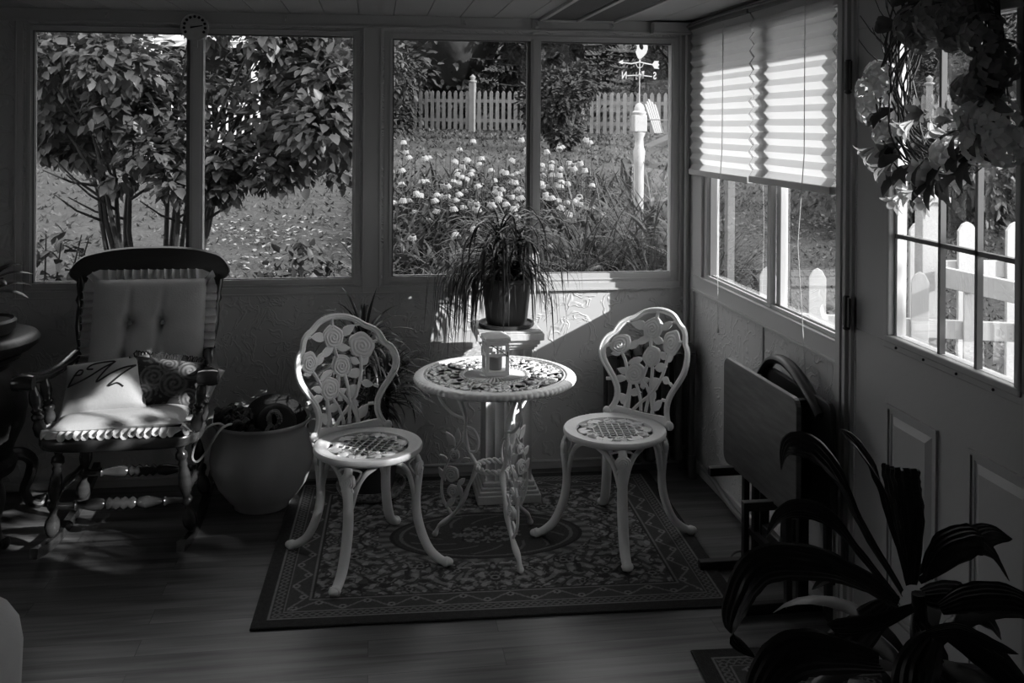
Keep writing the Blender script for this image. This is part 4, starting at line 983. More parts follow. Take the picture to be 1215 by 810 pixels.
# ================================================================ STOVE with plant (left edge)
t = empty('parlor_stove', (-3.10, -.40, 0), label='black round stove with curved legs at the left edge behind the rocker', cat='stove')
s = MB(); s.lathe([(0, .20), (.16, .2), (.2, .22), (.21, .25), (.19, .28), (.2, .32), (.235, .40), (.245, .47), (.235, .54), (.2, .6), (.185, .63), (.19, .65), (.22, .665), (.225, .68), (0, .68)], 40); s.build('body', M['iron'], t, angle=40)
s = MB(); s.lathe([(0, .68), (.2, .68), (.26, .70), (.285, .72), (.29, .74), (.28, .755), (.25, .765), (0, .768)], 44); s.build('top_plate', M['iron'], t, angle=40)
s = MB(); s.bb(-.09, .09, -.252, -.225, .36, .54); s.tube([(.06, -.255, .42), (.06, -.28, .44), (.06, -.255, .48)], .008, 8); s.build('fire_door', M['iron'], t, bevel=.006)
for az in (R(-40), R(40), R(140), R(220)):
    ca_, sa_ = math.cos(az), math.sin(az); s = MB(); s.tube([(r_ * ca_, r_ * sa_, z) for r_, z in smooth([(.17, .25), (.24, .24), (.28, .2), (.27, .14), (.25, .09), (.27, .04), (.31, .015), (.33, .03), (.325, .045)], 3)], [.028 - .0006 * i for i in range(25)], 9); s.build('leg', M['iron'], t)
p = empty('stove_top_plant', (-3.02, -.42, .768), label='small dark leaved plant in a pot on top of the stove', cat='potted plant')
s = MB(); s.lathe([(0, 0), (.11, 0), (.13, .02), (.135, .05), (.125, .06), (.115, .05), (0, .045)], 28); s.build('pot', M['pot_dark'], p)
s = MB(); s.tube([(0, 0, .04), (.02, 0, .14), (.03, 0, .2)], .008, 7); s.build('stem', M['bark'], p)
s = MB()
for k in range(13): s.blade((.03, 0, .14 + .006 * k), k * 2.4 - .25, .7 + .1 * (k % 3), .19, .045, 1.5, 8)
s.build('leaves', M['leaf_house'], p)

# ================================================================ ARMCHAIR corner (lower left)
t = empty('armchair', (-2.775, -2.63, 0), label='pale upholstered armchair, only its rounded arm showing at the bottom left', cat='armchair'); t.scale = (1, 1, .93)
def rbox(x0, x1, y0, y1, z0, z1, r):
    m = MB(); m.bb(x0, x1, y0, y1, z0, z1); return m, r
m, _ = rbox(-.36, .36, -.4, .36, .10, .42, 0); m.build('seat_base', M['sofa'], t, bevel=.04)
m, _ = rbox(-.36, .36, -.55, -.36, .10, .9, 0); m.build('backrest', M['sofa'], t, bevel=.06)
for sx in (-1, 1):
    m = MB(); o = [(-.08, .08), (-.09, .3), (-.105, .5), (-.098, .555), (-.07, .592), (-.03, .61), (.02, .61), (.06, .592), (.088, .555), (.098, .5), (.09, .3), (.08, .08)]
    pr = []
    ys = [(-.5, 1), (.32, 1), (.40, .97), (.44, .9), (.455, .75)]
    vs = []
    for y, sc in ys: vs += [(sx * .43 + a * sc, y, .08 + (b - .08) * (.94 + .06 * sc) if 1 else b) for a, b in o]
    n = len(o); m.add(vs, [(i * n + k, i * n + (k + 1) % n, (i + 1) * n + (k + 1) % n, (i + 1) * n + k) for i in range(4) for k in range(n)] + [tuple(range(n)), tuple(range(4 * n, 5 * n))[::-1]])
    m.build('arm', M['sofa'], t, angle=75)
for x in (-.4, .4):
    for y in (-.45, .36): m = MB(); m.lathe([(.015, 0), (.025, .09)], 12, (x, y, 0)); m.build('foot', DW, t)

# ================================================================ FOREGROUND STRAP LEAF PLANT
cam_o = V(-1.5006, -4.4499, 1.6); cr_ = V(.98987587, -.14178685, .00650013); cu_ = V(-.00590362, .00462733, .99997187); cf_ = V(.14181294, .9898864, -.00374343)
base = V(-.36, -2.56, .62)
p = empty('corn_plant', (base.x, base.y, 0), label='large dark plant with long arching strap leaves in front of the door', cat='potted plant')
s = MB(); s.lathe([(0, 0), (.13, 0), (.15, .05), (.175, .26), (.185, .27), (.185, .3), (.172, .3), (.165, .26), (0, .25)], 36); s.build('pot', M['pot_dark'], p)
s = MB(); s.lathe([(0, .252), (.16, .255), (0, .27)], 30); s.build('soil', M['soil'], p)
s = MB(); s.tube([(0, 0, .25), (.01, 0, .45), (0, 0, .62)], [.02, .018, .015], 9); s.tube([(.05, .02, .25), (.06, .03, .4), (.07, .04, .52)], [.018, .015, .012], 9); s.build('stem', M['bark'], p)
# local coordinates: a = to the right of the view, b = up, c = towards the room's back
SC = 1 / 560
def strap(m, P, ws, side, fold):
    """leaf with lengthwise ribs: 13 verts across"""
    P = [V(*p) for p in P]; N = len(P); K = 13; vs = []
    for i in range(N):
        t = (P[min(i + 1, N - 1)] - P[max(i - 1, 0)]).normalized(); sd = V(*side); sd = sd - t * sd.dot(t); sd.normalize(); nn = sd.cross(t)
        for k in range(K):
            u = -1 + 2 * k / (K - 1); rag = 1 + (.10 * noise.noise(V(i * .55, k * 3, ws[N // 2] * 90)) if k in (0, K - 1) else 0)
            vs.append(P[i] + sd * (u * rag * ws[i] / 2) + nn * (fold * ws[i] * abs(u) + (.028 if k % 2 else -.028) * ws[i] + .06 * ws[i] * noise.noise(V(i * .4, u * 1.5, ws[N // 2] * 70))))
    m.add(vs, [(i * K + k, i * K + k + 1, i * K + K + k + 1, i * K + K + k) for i in range(N - 1) for k in range(K - 1)])
def sl(m, pts, w, c0, c1, fold=.22, tilt=0, n=7):
    P = []; N = len(pts)
    for i, (x, y) in enumerate(pts):
        c = c0 + (c1 - c0) * i / (N - 1); a = (x - 1093) * SC; b = (717 - y) * SC
        P.append((a * .99 + c * .14, -a * .14 + c * .99, .62 + b))
    P = smooth(P, n); N = len(P); blunt = w > 60
    ws = [w * .86 * SC * max(.04, (math.sin(PI * min(1., (.12 + .88 * (i / (N - 1)) ** 1.15) if not blunt else .08 + .5 * i / (N - 1)))) ** .85) for i in range(N)]
    strap(m, P, ws, (math.sin(tilt) * .3, 1 * math.cos(tilt) * .8, .75) if not blunt else (1, .2, 0), fold)
for pts, w, c0, c1 in [([(1072, 718), (1030, 650), (1000, 590), (972, 560), (952, 560), (946, 592)], 44, 0, .1), ([(1085, 710), (1065, 640), (1050, 590), (1030, 555), (1014, 538)], 36, .03, .08),
    ([(1094, 720), (1094, 680), (1093, 640), (1090, 610), (1091, 592)], 64, .05, .12), ([(1065, 722), (1020, 670), (985, 630), (955, 618), (930, 625), (913, 652)], 30, -.02, .0),
    ([(1062, 722), (1010, 690), (960, 670), (900, 668), (872, 700), (862, 735), (884, 756)], 50, -.03, -.12), ([(1030, 775), (980, 760), (930, 752), (900, 765), (880, 800), (870, 840)], 60, -.08, -.2),
    ([(1100, 695), (1125, 665), (1165, 655), (1190, 670), (1215, 715)], 46, .0, .05), ([(1110, 725), (1140, 705), (1185, 700), (1230, 722)], 42, -.03, -.1), ([(1075, 735), (1110, 725), (1140, 735), (1170, 745)], 20, -.1, -.14),
    ([(1085, 740), (1060, 760), (1050, 800), (1045, 850)], 58, -.1, -.22), ([(1110, 740), (1150, 755), (1190, 790), (1215, 840)], 50, -.08, -.16), ([(1080, 735), (1100, 770), (1110, 830)], 60, -.06, -.12),
    ([(1065, 725), (1035, 712), (1010, 715), (985, 740)], 24, .04, .1), ([(1075, 720), (1030, 735), (985, 738), (970, 730)], 24, -.05, -.08), ([(1110, 730), (1160, 735), (1200, 760), (1220, 800)], 56, .04, .1),
    ([(1090, 735), (1130, 790), (1140, 850)], 60, 0, .05), ([(1070, 740), (1020, 800), (1000, 870)], 56, .04, .05), ([(1110, 720), (1165, 690), (1215, 675), (1250, 690)], 40, .08, .16),
    ([(1130, 700), (1170, 600), (1205, 530), (1192, 522)], 14, -.05, -.15)][:18]:
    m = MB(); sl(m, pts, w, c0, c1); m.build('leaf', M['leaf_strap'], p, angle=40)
for k in range(16):
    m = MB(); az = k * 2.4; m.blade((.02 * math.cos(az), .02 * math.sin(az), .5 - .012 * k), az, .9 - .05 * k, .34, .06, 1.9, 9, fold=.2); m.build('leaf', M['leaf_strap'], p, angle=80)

# ================================================================ WREATH on the door
WY, WZ = -2.165, 1.725
w_ = empty('door_wreath', (-.02, WY, WZ), label='twig wreath with silk flowers and leaves hanging on the door', cat='wreath')
rr = random.Random(21)
def wp(th, r_, x): return (x, r_ * math.cos(th), r_ * math.sin(th))   # y,z plane
s = MB()
for k in range(64):
    a0 = rr.random() * 6.3; ln = rr.uniform(1.6, 3.6); r0 = rr.uniform(.175, .255); x0 = rr.uniform(-.085, -.02); ph = rr.random() * 6; f = rr.uniform(2, 4)
    s.tube([wp(a0 + ln * i / 16, r0 + .018 * math.sin(f * i / 4 + ph), x0 + .014 * math.cos(f * i / 4 + ph)) for i in range(17)], [.0035 * (1 - .03 * i) for i in range(17)], 5)
for k in range(16):
    a0 = rr.uniform(.1, 1.3); p0 = V(*wp(a0, .25, -.06)); d = V(rr.uniform(-.3, .1), rr.uniform(-.1, .6), rr.uniform(.3, 1)).normalized()
    s.tube([p0, p0 + d * .04, p0 + d * .08 + V(0, .01, 0), p0 + d * rr.uniform(.1, .15)], [.002, .0018, .0014, .001], 5)
s.build('twig_ring', M['twig'], w_)
def silk(m, c, r_, n, fr=1.0):
    for k in range(n):
        z = 1 - 2 * (k + .5) / n; a = k * 2.4; q = math.sqrt(1 - z * z); nn = V(q * math.cos(a), q * math.sin(a), z)
        if nn.x > .45: continue
        ctr = V(*c) + nn * r_ * rr.uniform(.8, 1.05); u = nn.orthogonal().normalized(); v_ = nn.cross(u); ph = rr.random() * 3
        for j in range(4):
            b = ph + j * PI / 2; d = u * math.cos(b) + v_ * math.sin(b) + nn * .35; m.leaf(ctr, d, nn, .019 * fr, .019 * fr)
fl_ = [(1045, 112, .055, 1), (1052, 92, .04, 1), (1040, 135, .04, 1), (1105, 38, .05, 0), (1135, 30, .055, 0), (1160, 42, .05, 0), (1115, 52, .035, 0), (1155, 55, .035, 0), (1172, 25, .04, 0), (1175, 118, .035, 0), (1195, 112, .045, 0), (1200, 95, .04, 0), (1205, 150, .05, 1), (1190, 175, .045, 1), (1150, 190, .04, 1), (1065, 165, .035, 1), (1190, 60, .05, 0), (1210, 90, .05, 0), (1215, 175, .045, 1), (1185, 150, .045, 1)]
for px, py, r_, br in fl_:
    m = MB(); y = -(px - 1128) / 300; z = -(py - 100) / 460; silk(m, (-.075, y, z), r_ * 1.05, 52); m.build('flower', M['petal_bright'] if br else M['petal_grey'], w_, angle=80)
def lily(m, c, d, L):
    d = V(*d).normalized(); u = d.orthogonal().normalized(); v_ = d.cross(u)
    for j in range(6):
        b = j * PI / 3 + rr.random() * .3; e = u * math.cos(b) + v_ * math.sin(b)
        P = [V(*c), V(*c) + d * L * .5 + e * L * .15, V(*c) + d * L * .8 + e * L * .4, V(*c) + d * L * .85 + e * L * .7]
        m.ribbon(smooth([tuple(q) for q in P], 2), [.006, .014, .022, .024, .02, .012, .004], side=tuple(d.cross(e)), fold=.1)
for px, py, br in ((1070, 190, 0), (1090, 215, 1), (1110, 205, 1), (1125, 220, 1), (1140, 205, 1), (1060, 205, 0), (1085, 240, 1), (1105, 235, 1), (1120, 140, 0), (1100, 150, 1), (1040, 185, 0), (1145, 165, 1), (1160, 150, 0), (1175, 140, 1), (1210, 120, 0), (1130, 240, 1)):
    m = MB(); y = -(px - 1128) / 300; z = -(py - 100) / 460; lily(m, (-.07, y, z), (rr.uniform(-1, -.4), rr.uniform(-.5, .5), rr.uniform(-1, .2)), .055); m.build('flower', M['petal_silk'] if br else M['petal_grey'], w_, angle=80)
for k in range(50):
    th_ = rr.uniform(-3.2, -.1) if k > 8 else rr.uniform(.6, 2.2); r_ = rr.uniform(.2, .28); c = V(*wp(-th_ if 0 else th_, r_, rr.uniform(-.11, -.05)))
    d = V(rr.uniform(-.7, 0), math.cos(th_) + rr.uniform(-1, 1), math.sin(th_) + rr.uniform(-1, .6)).normalized(); m = MB()
    L = rr.uniform(.05, .09); sd = d.cross(V(-1, 0, 0)).normalized() if abs(d.x) < .95 else V(0, 1, 0)
    m.ribbon([tuple(c + d * L * q + V(-1, 0, 0) * .012 * math.sin(q * 3)) for q in (0, .2, .45, .7, .88, 1)], [.006, .024, .034, .028, .014, .002], side=tuple(sd), fold=.15); m.build('leaf', M['wreath_leaf'], w_, angle=80)

# ================================================================ OUTSIDE
def gz(x, y):
    T = [(-30, -.4), (-8, -.35), (0, -.3), (3, .2), (6, .7), (9, 1.06), (13, 1.27), (20, 1.44), (40, 1.7), (60, 1.9)]
    z = T[-1][1]
    for (a, b), (c, d) in zip(T, T[1:]):
        if y <= c: z = b + (d - b) * max(0, (y - a)) / (c - a); break
    return z - .02 * max(0, -x - 2) + .04 * noise.noise(V(x * .4, y * .4, 0))
s = MB(); xs = [-30 + 70 * i / 70 for i in range(71)]; ys = [-20 + 80 * i / 100 for i in range(101)]
def gzz(x, y): return min(gz(x, y), -.36) if (x < .35 and y < .3) else gz(x, y)
s.add([(x, y, gzz(x, y)) for y in ys for x in xs], [(j * 71 + i, j * 71 + i + 1, (j + 1) * 71 + i + 1, (j + 1) * 71 + i) for j in range(100) for i in range(70)])
struct(s.build('ground', M['ground']))
rr = random.Random(2); s = MB()
for k in range(60000):
    q = rr.random(); y = .6 + 20 * q * q; sp_ = 4 + y * .8; x = -2.2 + y * .15 + rr.uniform(-1, 1) * sp_
    if k % 4 == 0: y = -1 + 9 * rr.random(); x = .3 + 8 * rr.random()
    if x < .4 and y < .5: continue
    z = gz(x, y) - .01; a = rr.random() * 6.3; h_ = rr.uniform(.02, .045) + .002 * y; w = .008 + .002 * y; lx, ly = rr.uniform(-.06, .06), rr.uniform(-.06, .06)
    s.add([(x - w * math.cos(a), y - w * math.sin(a), z), (x + w * math.cos(a), y + w * math.sin(a), z), (x + lx, y + ly, z + h_)], [(0, 1, 2)])
tag(s.build('lawn_grass', M['grass'], smooth=False), 'mown lawn grass across the garden outside the windows', 'grass', kind='stuff')

rr = random.Random(44); s = MB()
for k in range(1500):
    x = rr.uniform(-3.3, -.6); y = rr.uniform(2.2, 5.6)
    if rr.random() > .35 + .65 * (noise.noise(V(x * 1.5, y * 1.5, 2)) > .0): continue
    a = rr.random() * 6.3; s.leaf((x, y, gz(x, y) + .015 + rr.random() * .03), V(math.cos(a), math.sin(a), rr.uniform(-.2, .5)), V(0, 0, 1), rr.uniform(.04, .07), rr.uniform(.025, .045))
tag(s.build('leaf_litter', M['litter'], smooth=False), 'pale fallen leaves scattered on the lawn near the windows', 'leaves', kind='stuff')
# trees and shrubs
def foliage(blobs, n, L, W, seed, up=.0, droop=.3):
    q = random.Random(seed); m = MB(); tot = sum(b[3] ** 2 for b in blobs)
    for (cx, cy, cz, r_, sz) in blobs:
        for k in range(int(n * r_ * r_ / tot)):
            d = V(q.gauss(0, 1), q.gauss(0, 1), q.gauss(0, 1)).normalized(); rad = r_ * q.uniform(.55, 1.05)
            c = V(cx, cy, cz) + V(d.x * rad, d.y * rad, d.z * rad * sz)
            dd = (d + V(q.uniform(-.9, .9), q.uniform(-.9, .9), q.uniform(-.9, .9) - droop)).normalized(); sc = q.uniform(.7, 1.25)
            nn = (V(q.uniform(-.6, .6), q.uniform(-.6, .6), 1) + d * .5).normalized(); m.leaf(c, dd, nn, L * sc, W * sc)
    return m
def core(m, x, y, z, r_, sz, seed):
    n = 18; vs = []; 
    for i in range(13):
        ph = PI * i / 12
        for k in range(n):
            a = 2 * PI * k / n; d = V(math.sin(ph) * math.cos(a), math.sin(ph) * math.sin(a), math.cos(ph)); q = r_ * (.82 + .22 * noise.noise(d * 2.2 + V(seed, 0, 0)))
            vs.append((x + d.x * q, y + d.y * q, z + d.z * q * sz))
    m.add(vs, [(i * n + k, (i + 1) * n + k, (i + 1) * n + (k + 1) % n, i * n + (k + 1) % n) for i in range(12) for k in range(n)])
def tree(name, x, y, hgt, rad, mt, label, cat='tree', leaf=.16, n=2600, seed=1, group=None, low=.0, inner=True):
    z0 = gz(x, y) - .03; t = empty(name, (x, y, z0), label=label, cat=cat, group=group); q = random.Random(seed)
    m = MB(); m.tube([(0, 0, 0), (.05, 0, hgt * .3), (0, .05, hgt * .6), (.03, 0, hgt * .8)], [rad * .09, rad * .07, rad * .05, rad * .03], 8)
    for k in range(5): a = k * 1.3 + seed; m.tube([(0, 0, hgt * (.25 + .08 * k)), (rad * .3 * math.cos(a), rad * .3 * math.sin(a), hgt * (.38 + .08 * k)), (rad * .6 * math.cos(a), rad * .6 * math.sin(a), hgt * (.45 + .09 * k))], [rad * .035, rad * .025, rad * .012], 6)
    m.build('trunk', M['bark'], t)
    bl_ = []
    for k in range(9):
        a = k * 2.4; rr_ = rad * (.55 if k else 0); zz = low + (hgt - low) * (.2 + .66 * ((k * .37) % 1)); bl_.append((rr_ * math.cos(a), rr_ * math.sin(a), zz, rad * q.uniform(.5, .68), .85))
    f = foliage(bl_, n, leaf, leaf * .55, seed)
    if inner: core(f, 0, 0, low + (hgt - low) * .5, rad * .72, (hgt - low) * .45 / rad / .8, seed)
    f.build('foliage', mt, t, angle=80); return t
def conifer(x, y, hgt, rad, label, seed=1, n=230, low=.25, mt=None):
    z0 = gz(x, y) - .03; t = empty('conifer_tree', (x, y, z0), label=label, cat='tree', group='dark conifers beyond the garden'); q = random.Random(seed)
    m = MB(); m.tube([(0, 0, 0), (0, 0, hgt * .95)], [rad * .08, .02], 8); m.build('trunk', M['bark'], t)
    m = MB()
    for k in range(n):
        z = low + (hgt - low) * (k / n) ** .85; L = rad * (1 - .85 * k / n) * q.uniform(.75, 1.1); a = k * 2.4 + q.random()
        P = [(L * f * math.cos(a), L * f * math.sin(a), z - L * (.35 * f - .30 * f * f)) for f in (0, .25, .5, .75, 1)]
        m.ribbon(P, [.08, .12 * L, .14 * L, .1 * L, .03], fold=-.12)
        for j in range(34):
            f = q.uniform(.3, 1); c = V(L * f * math.cos(a), L * f * math.sin(a), z - L * (.35 * f - .3 * f * f)); sd = 1 if j % 2 else -1
            d = V(math.cos(a + sd * .9), math.sin(a + sd * .9), -.35 + q.uniform(-.3, .2)); m.leaf(c, d, V(0, 0, 1), .34 * (1.2 - f) * min(1, rad / 2) + .12, .1)
    m.lathe([(rad * .46, .05), (rad * .44, hgt * .2), (rad * .33, hgt * .45), (rad * .18, hgt * .7), (0, hgt * .93)], 28, rmod=lambda a, z: .85 + .35 * noise.noise(V(math.cos(a) * 3, math.sin(a) * 3, z * 1.6 + seed))); m.build('foliage', mt or M['leaf_conifer'], t, angle=80); return t

# --- lilac shrub near the left window
LX, LY = -2.95, 2.45; lz = gz(LX, LY) - .03
t = empty('lilac_shrub', (LX, LY, lz), label='large broad leaved shrub with many stems close outside the left window', cat='shrub'); q = random.Random(8)
m = MB(); tips = []
for k in range(15):
    a = q.random() * 6.3; b = q.uniform(.15, .5); x1, y1 = 1.3 * b * math.cos(a) * 1.4, b * math.sin(a); hh = q.uniform(1.6, 2.2)
    P = smooth([(.1 * math.cos(a), .1 * math.sin(a), 0), (.16 * math.cos(a) + .25 * x1, .3 * y1, hh * .4), (.6 * x1, .6 * y1, hh * .7), (x1 * 1.1, y1, hh)], 3)
    m.tube(P, [.024 - .0022 * i for i in range(len(P))], 7); tips.append(P[-1])
    for j in range(3):
        p0 = V(*P[4 + j]); d = V(q.uniform(-1, 1), q.uniform(-.6, .6), q.uniform(.1, .8)).normalized(); m.tube([p0, p0 + d * .2, p0 + d * .38 + V(0, 0, .05)], [.011, .008, .004], 6)
m.build('stem', M['bark'], t)
def lb_(px, py, r_, yoff=0):    # px,py as seen -> local blob, at the shrub's distance
    d = 6.4 + yoff; P = cam_o + cf_ * d + cr_ * ((px - 607.5) / 1149.2 * d) - cu_ * ((py - 152) / 1149.2 * d); return (P.x - LX, P.y - LY, P.z - lz, r_ * d / 1149.2, .85)
bl_ = [lb_(*a) for a in ((75, 60, 60), (70, 120, 55, .3), (140, 70, 55, -.2), (182, 95, 34, .2), (150, 130, 45), (200, 140, 45, .2), (180, 175, 38, -.1), (215, 185, 34), (250, 34, 26, .3), (265, 190, 32), (322, 42, 34, 0), (350, 70, 52, .2), (390, 100, 50, 0), (330, 140, 45, .3), (380, 150, 48, -.2), (320, 195, 36, 0), (260, 215, 28), (345, 200, 28), (140, 210, 20), (248, 125, 16, .4), (400, 60, 50, .5), (60, 160, 35, .6), (105, 165, 40, .5), (55, 90, 45, .7), (120, 110, 50, .6), (410, 150, 45, .3), (405, 200, 22, .5), (268, 108, 14, .3), (360, 40, 45, .2), (210, 215, 26, -.2))]
foliage(bl_, 9500, .088, .06, 4, droop=.4).build('foliage', M['leaf_lilac'], t, angle=80)
# low plants under the left window
rr = random.Random(14)
for k, (x, y, r_, lb) in enumerate([(-3.95, 1.5, .42, 'low leafy bush at the bottom left corner of the left window'), (-3.35, 1.35, .3, 'small leafy bush below the shrub stems in the left window'), (-1.95, 2.6, .3, 'low leafy plant right of the big shrub in the left window')]):
    z0 = gz(x, y); o = empty('garden_bush', (x, y, z0), label=lb, cat='shrub', group='low bushes under the left window'); z1 = 1.05 - z0 if k < 2 else .5
    m = MB()
    for j in range(7): a = j * .9; m.tube([(0, 0, 0), (.12 * math.cos(a), .12 * math.sin(a), z1 * .5), (.25 * math.cos(a), .25 * math.sin(a), z1 * .9)], [.012, .009, .004], 6)
    m.build('stem', M['bark'], o); foliage([(0, 0, z1 * .72, r_, .8), (.1, .1, z1 * .4, r_ * .9, .9), (-.15, 0, z1 * .5, r_ * .8, .8)], 520, .085, .05, k + 3, droop=.5).build('foliage', M['leaf_bed'], o, angle=80)

# background planting, individually
B_ = [('broadleaf_tree', -9.5, 17.5, 6.2, 3.0, 'leaf_tree', 'dark leafy tree at the far left behind the lawn'), ('broadleaf_tree', -5.6, 19.5, 6.8, 3.0, 'leaf_tree', 'leafy tree behind the white garden arbour'),
      ('broadleaf_tree', -2.2, 18.5, 6.0, 2.4, 'leaf_pale', 'pale leaved tree behind the window post, left of the fence'), ('broadleaf_tree', -13.5, 20, 7, 3.4, 'leaf_tree', 'outermost dark leafy tree beyond the left window'),
      ('broadleaf_tree', .4, 23.2, 6.6, 2.9, 'leaf_pale', 'pale feathery tree behind the left end of the picket fence'), ('broadleaf_tree', 13.5, 21.0, 8, 4.0, 'leaf_tree', 'leafy tree beyond the fence seen through the door glass'),
      ('broadleaf_tree', 18.5, 17.5, 8, 4.0, 'leaf_tree', 'rightmost leafy tree seen through the door glass')]
for k, (nm, x, y, h_, r_, mt, lb) in enumerate(B_): tree(nm, x, y, h_, r_, M[mt], lb, leaf=.24, n=6000, seed=k + 1, group='leafy trees beyond the garden')
for k, (x, y, h_, r_, lb) in enumerate([(3.2, 22.3, 8.5, 3.0, 'dark conifer behind the middle of the picket fence'), (6.6, 20.6, 8.5, 2.9, 'dark conifer behind the weathervane'), (9.8, 19.6, 8.5, 3.0, 'dark conifer beyond the right window'), (-.4, 27.5, 9, 3.6, 'tall dark conifer far behind the left end of the fence'),
                                         (13.2, 26, 9, 4.2, 'tall far conifer beyond the blinds'), (-7.4, 26, 9, 4, 'tall far conifer beyond the left window')]): conifer(x, y, h_, r_, lb, k + 5)
s = MB(); hx = [-70 + 140 * i / 90 for i in range(91)]; hy = [31 + 30 * j / 24 for j in range(25)]
s.add([(x, y + 3 * noise.noise(V(x * .1, 0, 5)), 1.0 + 13 * min(1, (y - 31) / 16) * (1 + .35 * noise.noise(V(x * .25, y * .2, 1)) + .16 * noise.noise(V(x * 1.1, y * .8, 3)))) for y in hy for x in hx], [(j * 91 + i, j * 91 + i + 1, (j + 1) * 91 + i + 1, (j + 1) * 91 + i) for j in range(24) for i in range(90)])
struct(s.build('hills', M['leaf_conifer']))
# hedge shrubs closing the lawn
hz = [(-8.2, 12.6, 1.9, 1.7, 'leaf_tree', 'dark rounded hedge shrub at the far left of the lawn'), (-6.3, 14.2, 2.0, 1.6, 'leaf_tree', 'dark rounded shrub left of the white arbour'), (-2.9, 13.4, 2.0, 1.5, 'leaf_tree', 'dark rounded shrub right of the white arbour'),
      (-2.15, 12.3, 1.9, 1.15, 'leaf_pale', 'rounded shrub left of the picket fence end'), (-1.5, 16.3, 1.7, 1.0, 'leaf_tree', 'shrub in front of the left end of the picket fence'), (2.0, 13.6, 1.45, .7, 'leaf_tree', 'dark shrub in front of the fence behind the coneflowers'), (1.55, 11.0, 1.2, .35, 'leaf_conifer', 'narrow dark shrub behind the coneflowers'),
      (11.8, 15.0, 2.6, 1.9, 'leaf_tree', 'shrub beside the fence seen through the wreath'), (6.9, 5.4, 1.5, 1.3, 'leaf_tree', 'low shrub behind the gate fence, seen through the door glass'), (4.8, 5.2, 1.15, 1.0, 'leaf_bed', 'small shrub behind the white gate post'), (3.6, 5.0, .9, .8, 'leaf_bed', 'low shrub left of the white gate post')]
for k, (x, y, h_, r_, mt, lb) in enumerate(hz): tree('garden_shrub', x, y, h_, r_, M[mt], lb, 'shrub', .12, 3600, k + 20, 'shrubs around the lawn', low=.05)

tree('broadleaf_tree', 3.6, -4.45, 3.45, .62, M['leaf_tree'], 'small slender tree outside to the right of the door', leaf=.11, n=1900, seed=77, low=2.45, inner=False)
# far picket fence
A = V(-.5, 19.1, 0); Bq = V(10.6, 12.9, 0); t = empty('picket_fence', (A.x, A.y, gz(A.x, A.y)), label='long white picket fence across the back of the garden', cat='fence'); dv = (Bq - A); Ln = dv.length; dv.normalize(); nv = V(-dv.y, dv.x, 0)
def pk(m, c, w, h_, th, d, nrm, tip=.06, z0=0):
    o = [(-w / 2, z0), (w / 2, z0), (w / 2, h_ - tip), (w * .28, h_ - tip * .3), (0, h_), (-w * .28, h_ - tip * .3), (-w / 2, h_ - tip)]
    m.prism(o, th, lambda u, v_, q: tuple(V(*c) + d * u + nrm * q + V(0, 0, v_)))
i = 0; nP = 84; g0 = V(A.x, A.y, gz(A.x, A.y))
for i in range(nP):
    P = A + dv * (Ln * i / (nP - 1)); P.z = gz(P.x, P.y); m = MB(); pk(m, tuple(P - g0), .085, .98, .02, dv, nv, z0=.06); m.build('picket', M['far_fence'], t, smooth=False)
m = MB()
for zz in (.28, .74):
    for i in range(12):
        P = A + dv * (Ln * i / 12); Q = A + dv * (Ln * (i + 1) / 12); P.z = gz(P.x, P.y) + zz; Q.z = gz(Q.x, Q.y) + zz; m.bar(tuple(P + nv * .03 - g0), tuple(Q + nv * .03 - g0), .035, .08)
m.build('rail', M['far_fence'], t, smooth=False)
for f in (.12, .33, .5, .7, .9):
    P = A + dv * Ln * f - nv * .03; P.z = gz(P.x, P.y); m = MB(); c = P - g0; m.box((c.x, c.y, c.z + .58), (.13, .13, 1.2), math.atan2(dv.y, dv.x)); m.lathe([(.1, 1.18), (.1, 1.21), (.05, 1.23), (.07, 1.28), (.07, 1.31), (0, 1.37)], 12, tuple(c)); m.build('fence_post', M['far_fence'], t, angle=40)
# arbour
t = empty('garden_arbor', (-3.95, 10.3, gz(-3.95, 10.3)), R(6), label='white garden arbour with rails behind the big shrub', cat='arbor')
for x in (-.72, .72):
    for y in (-.5, .5): m = MB(); m.bb(x - .06, x + .06, y - .06, y + .06, 0, 1.75); m.build('post', M['arbor_white'], t, smooth=False)
m = MB(); m.bb(-.95, .95, -.56, -.46, 1.66, 1.8); m.bb(-.95, .95, .46, .56, 1.66, 1.8)
for k in range(7): m.bb(-.84 + k * .28 - .02, -.84 + k * .28 + .02, -.75, .75, 1.8, 1.88)
m.build('beams', M['arbor_white'], t, smooth=False)
m = MB(); m.bb(-.72, .72, -.52, -.48, .72, .8); m.bb(-.72, .72, -.52, -.48, .2, .27)
for k in range(13): m.bb(-.66 + k * .11 - .015, -.66 + k * .11 + .015, -.51, -.49, .27, .72)
m.build('railing', M['arbor_white'], t, smooth=False)

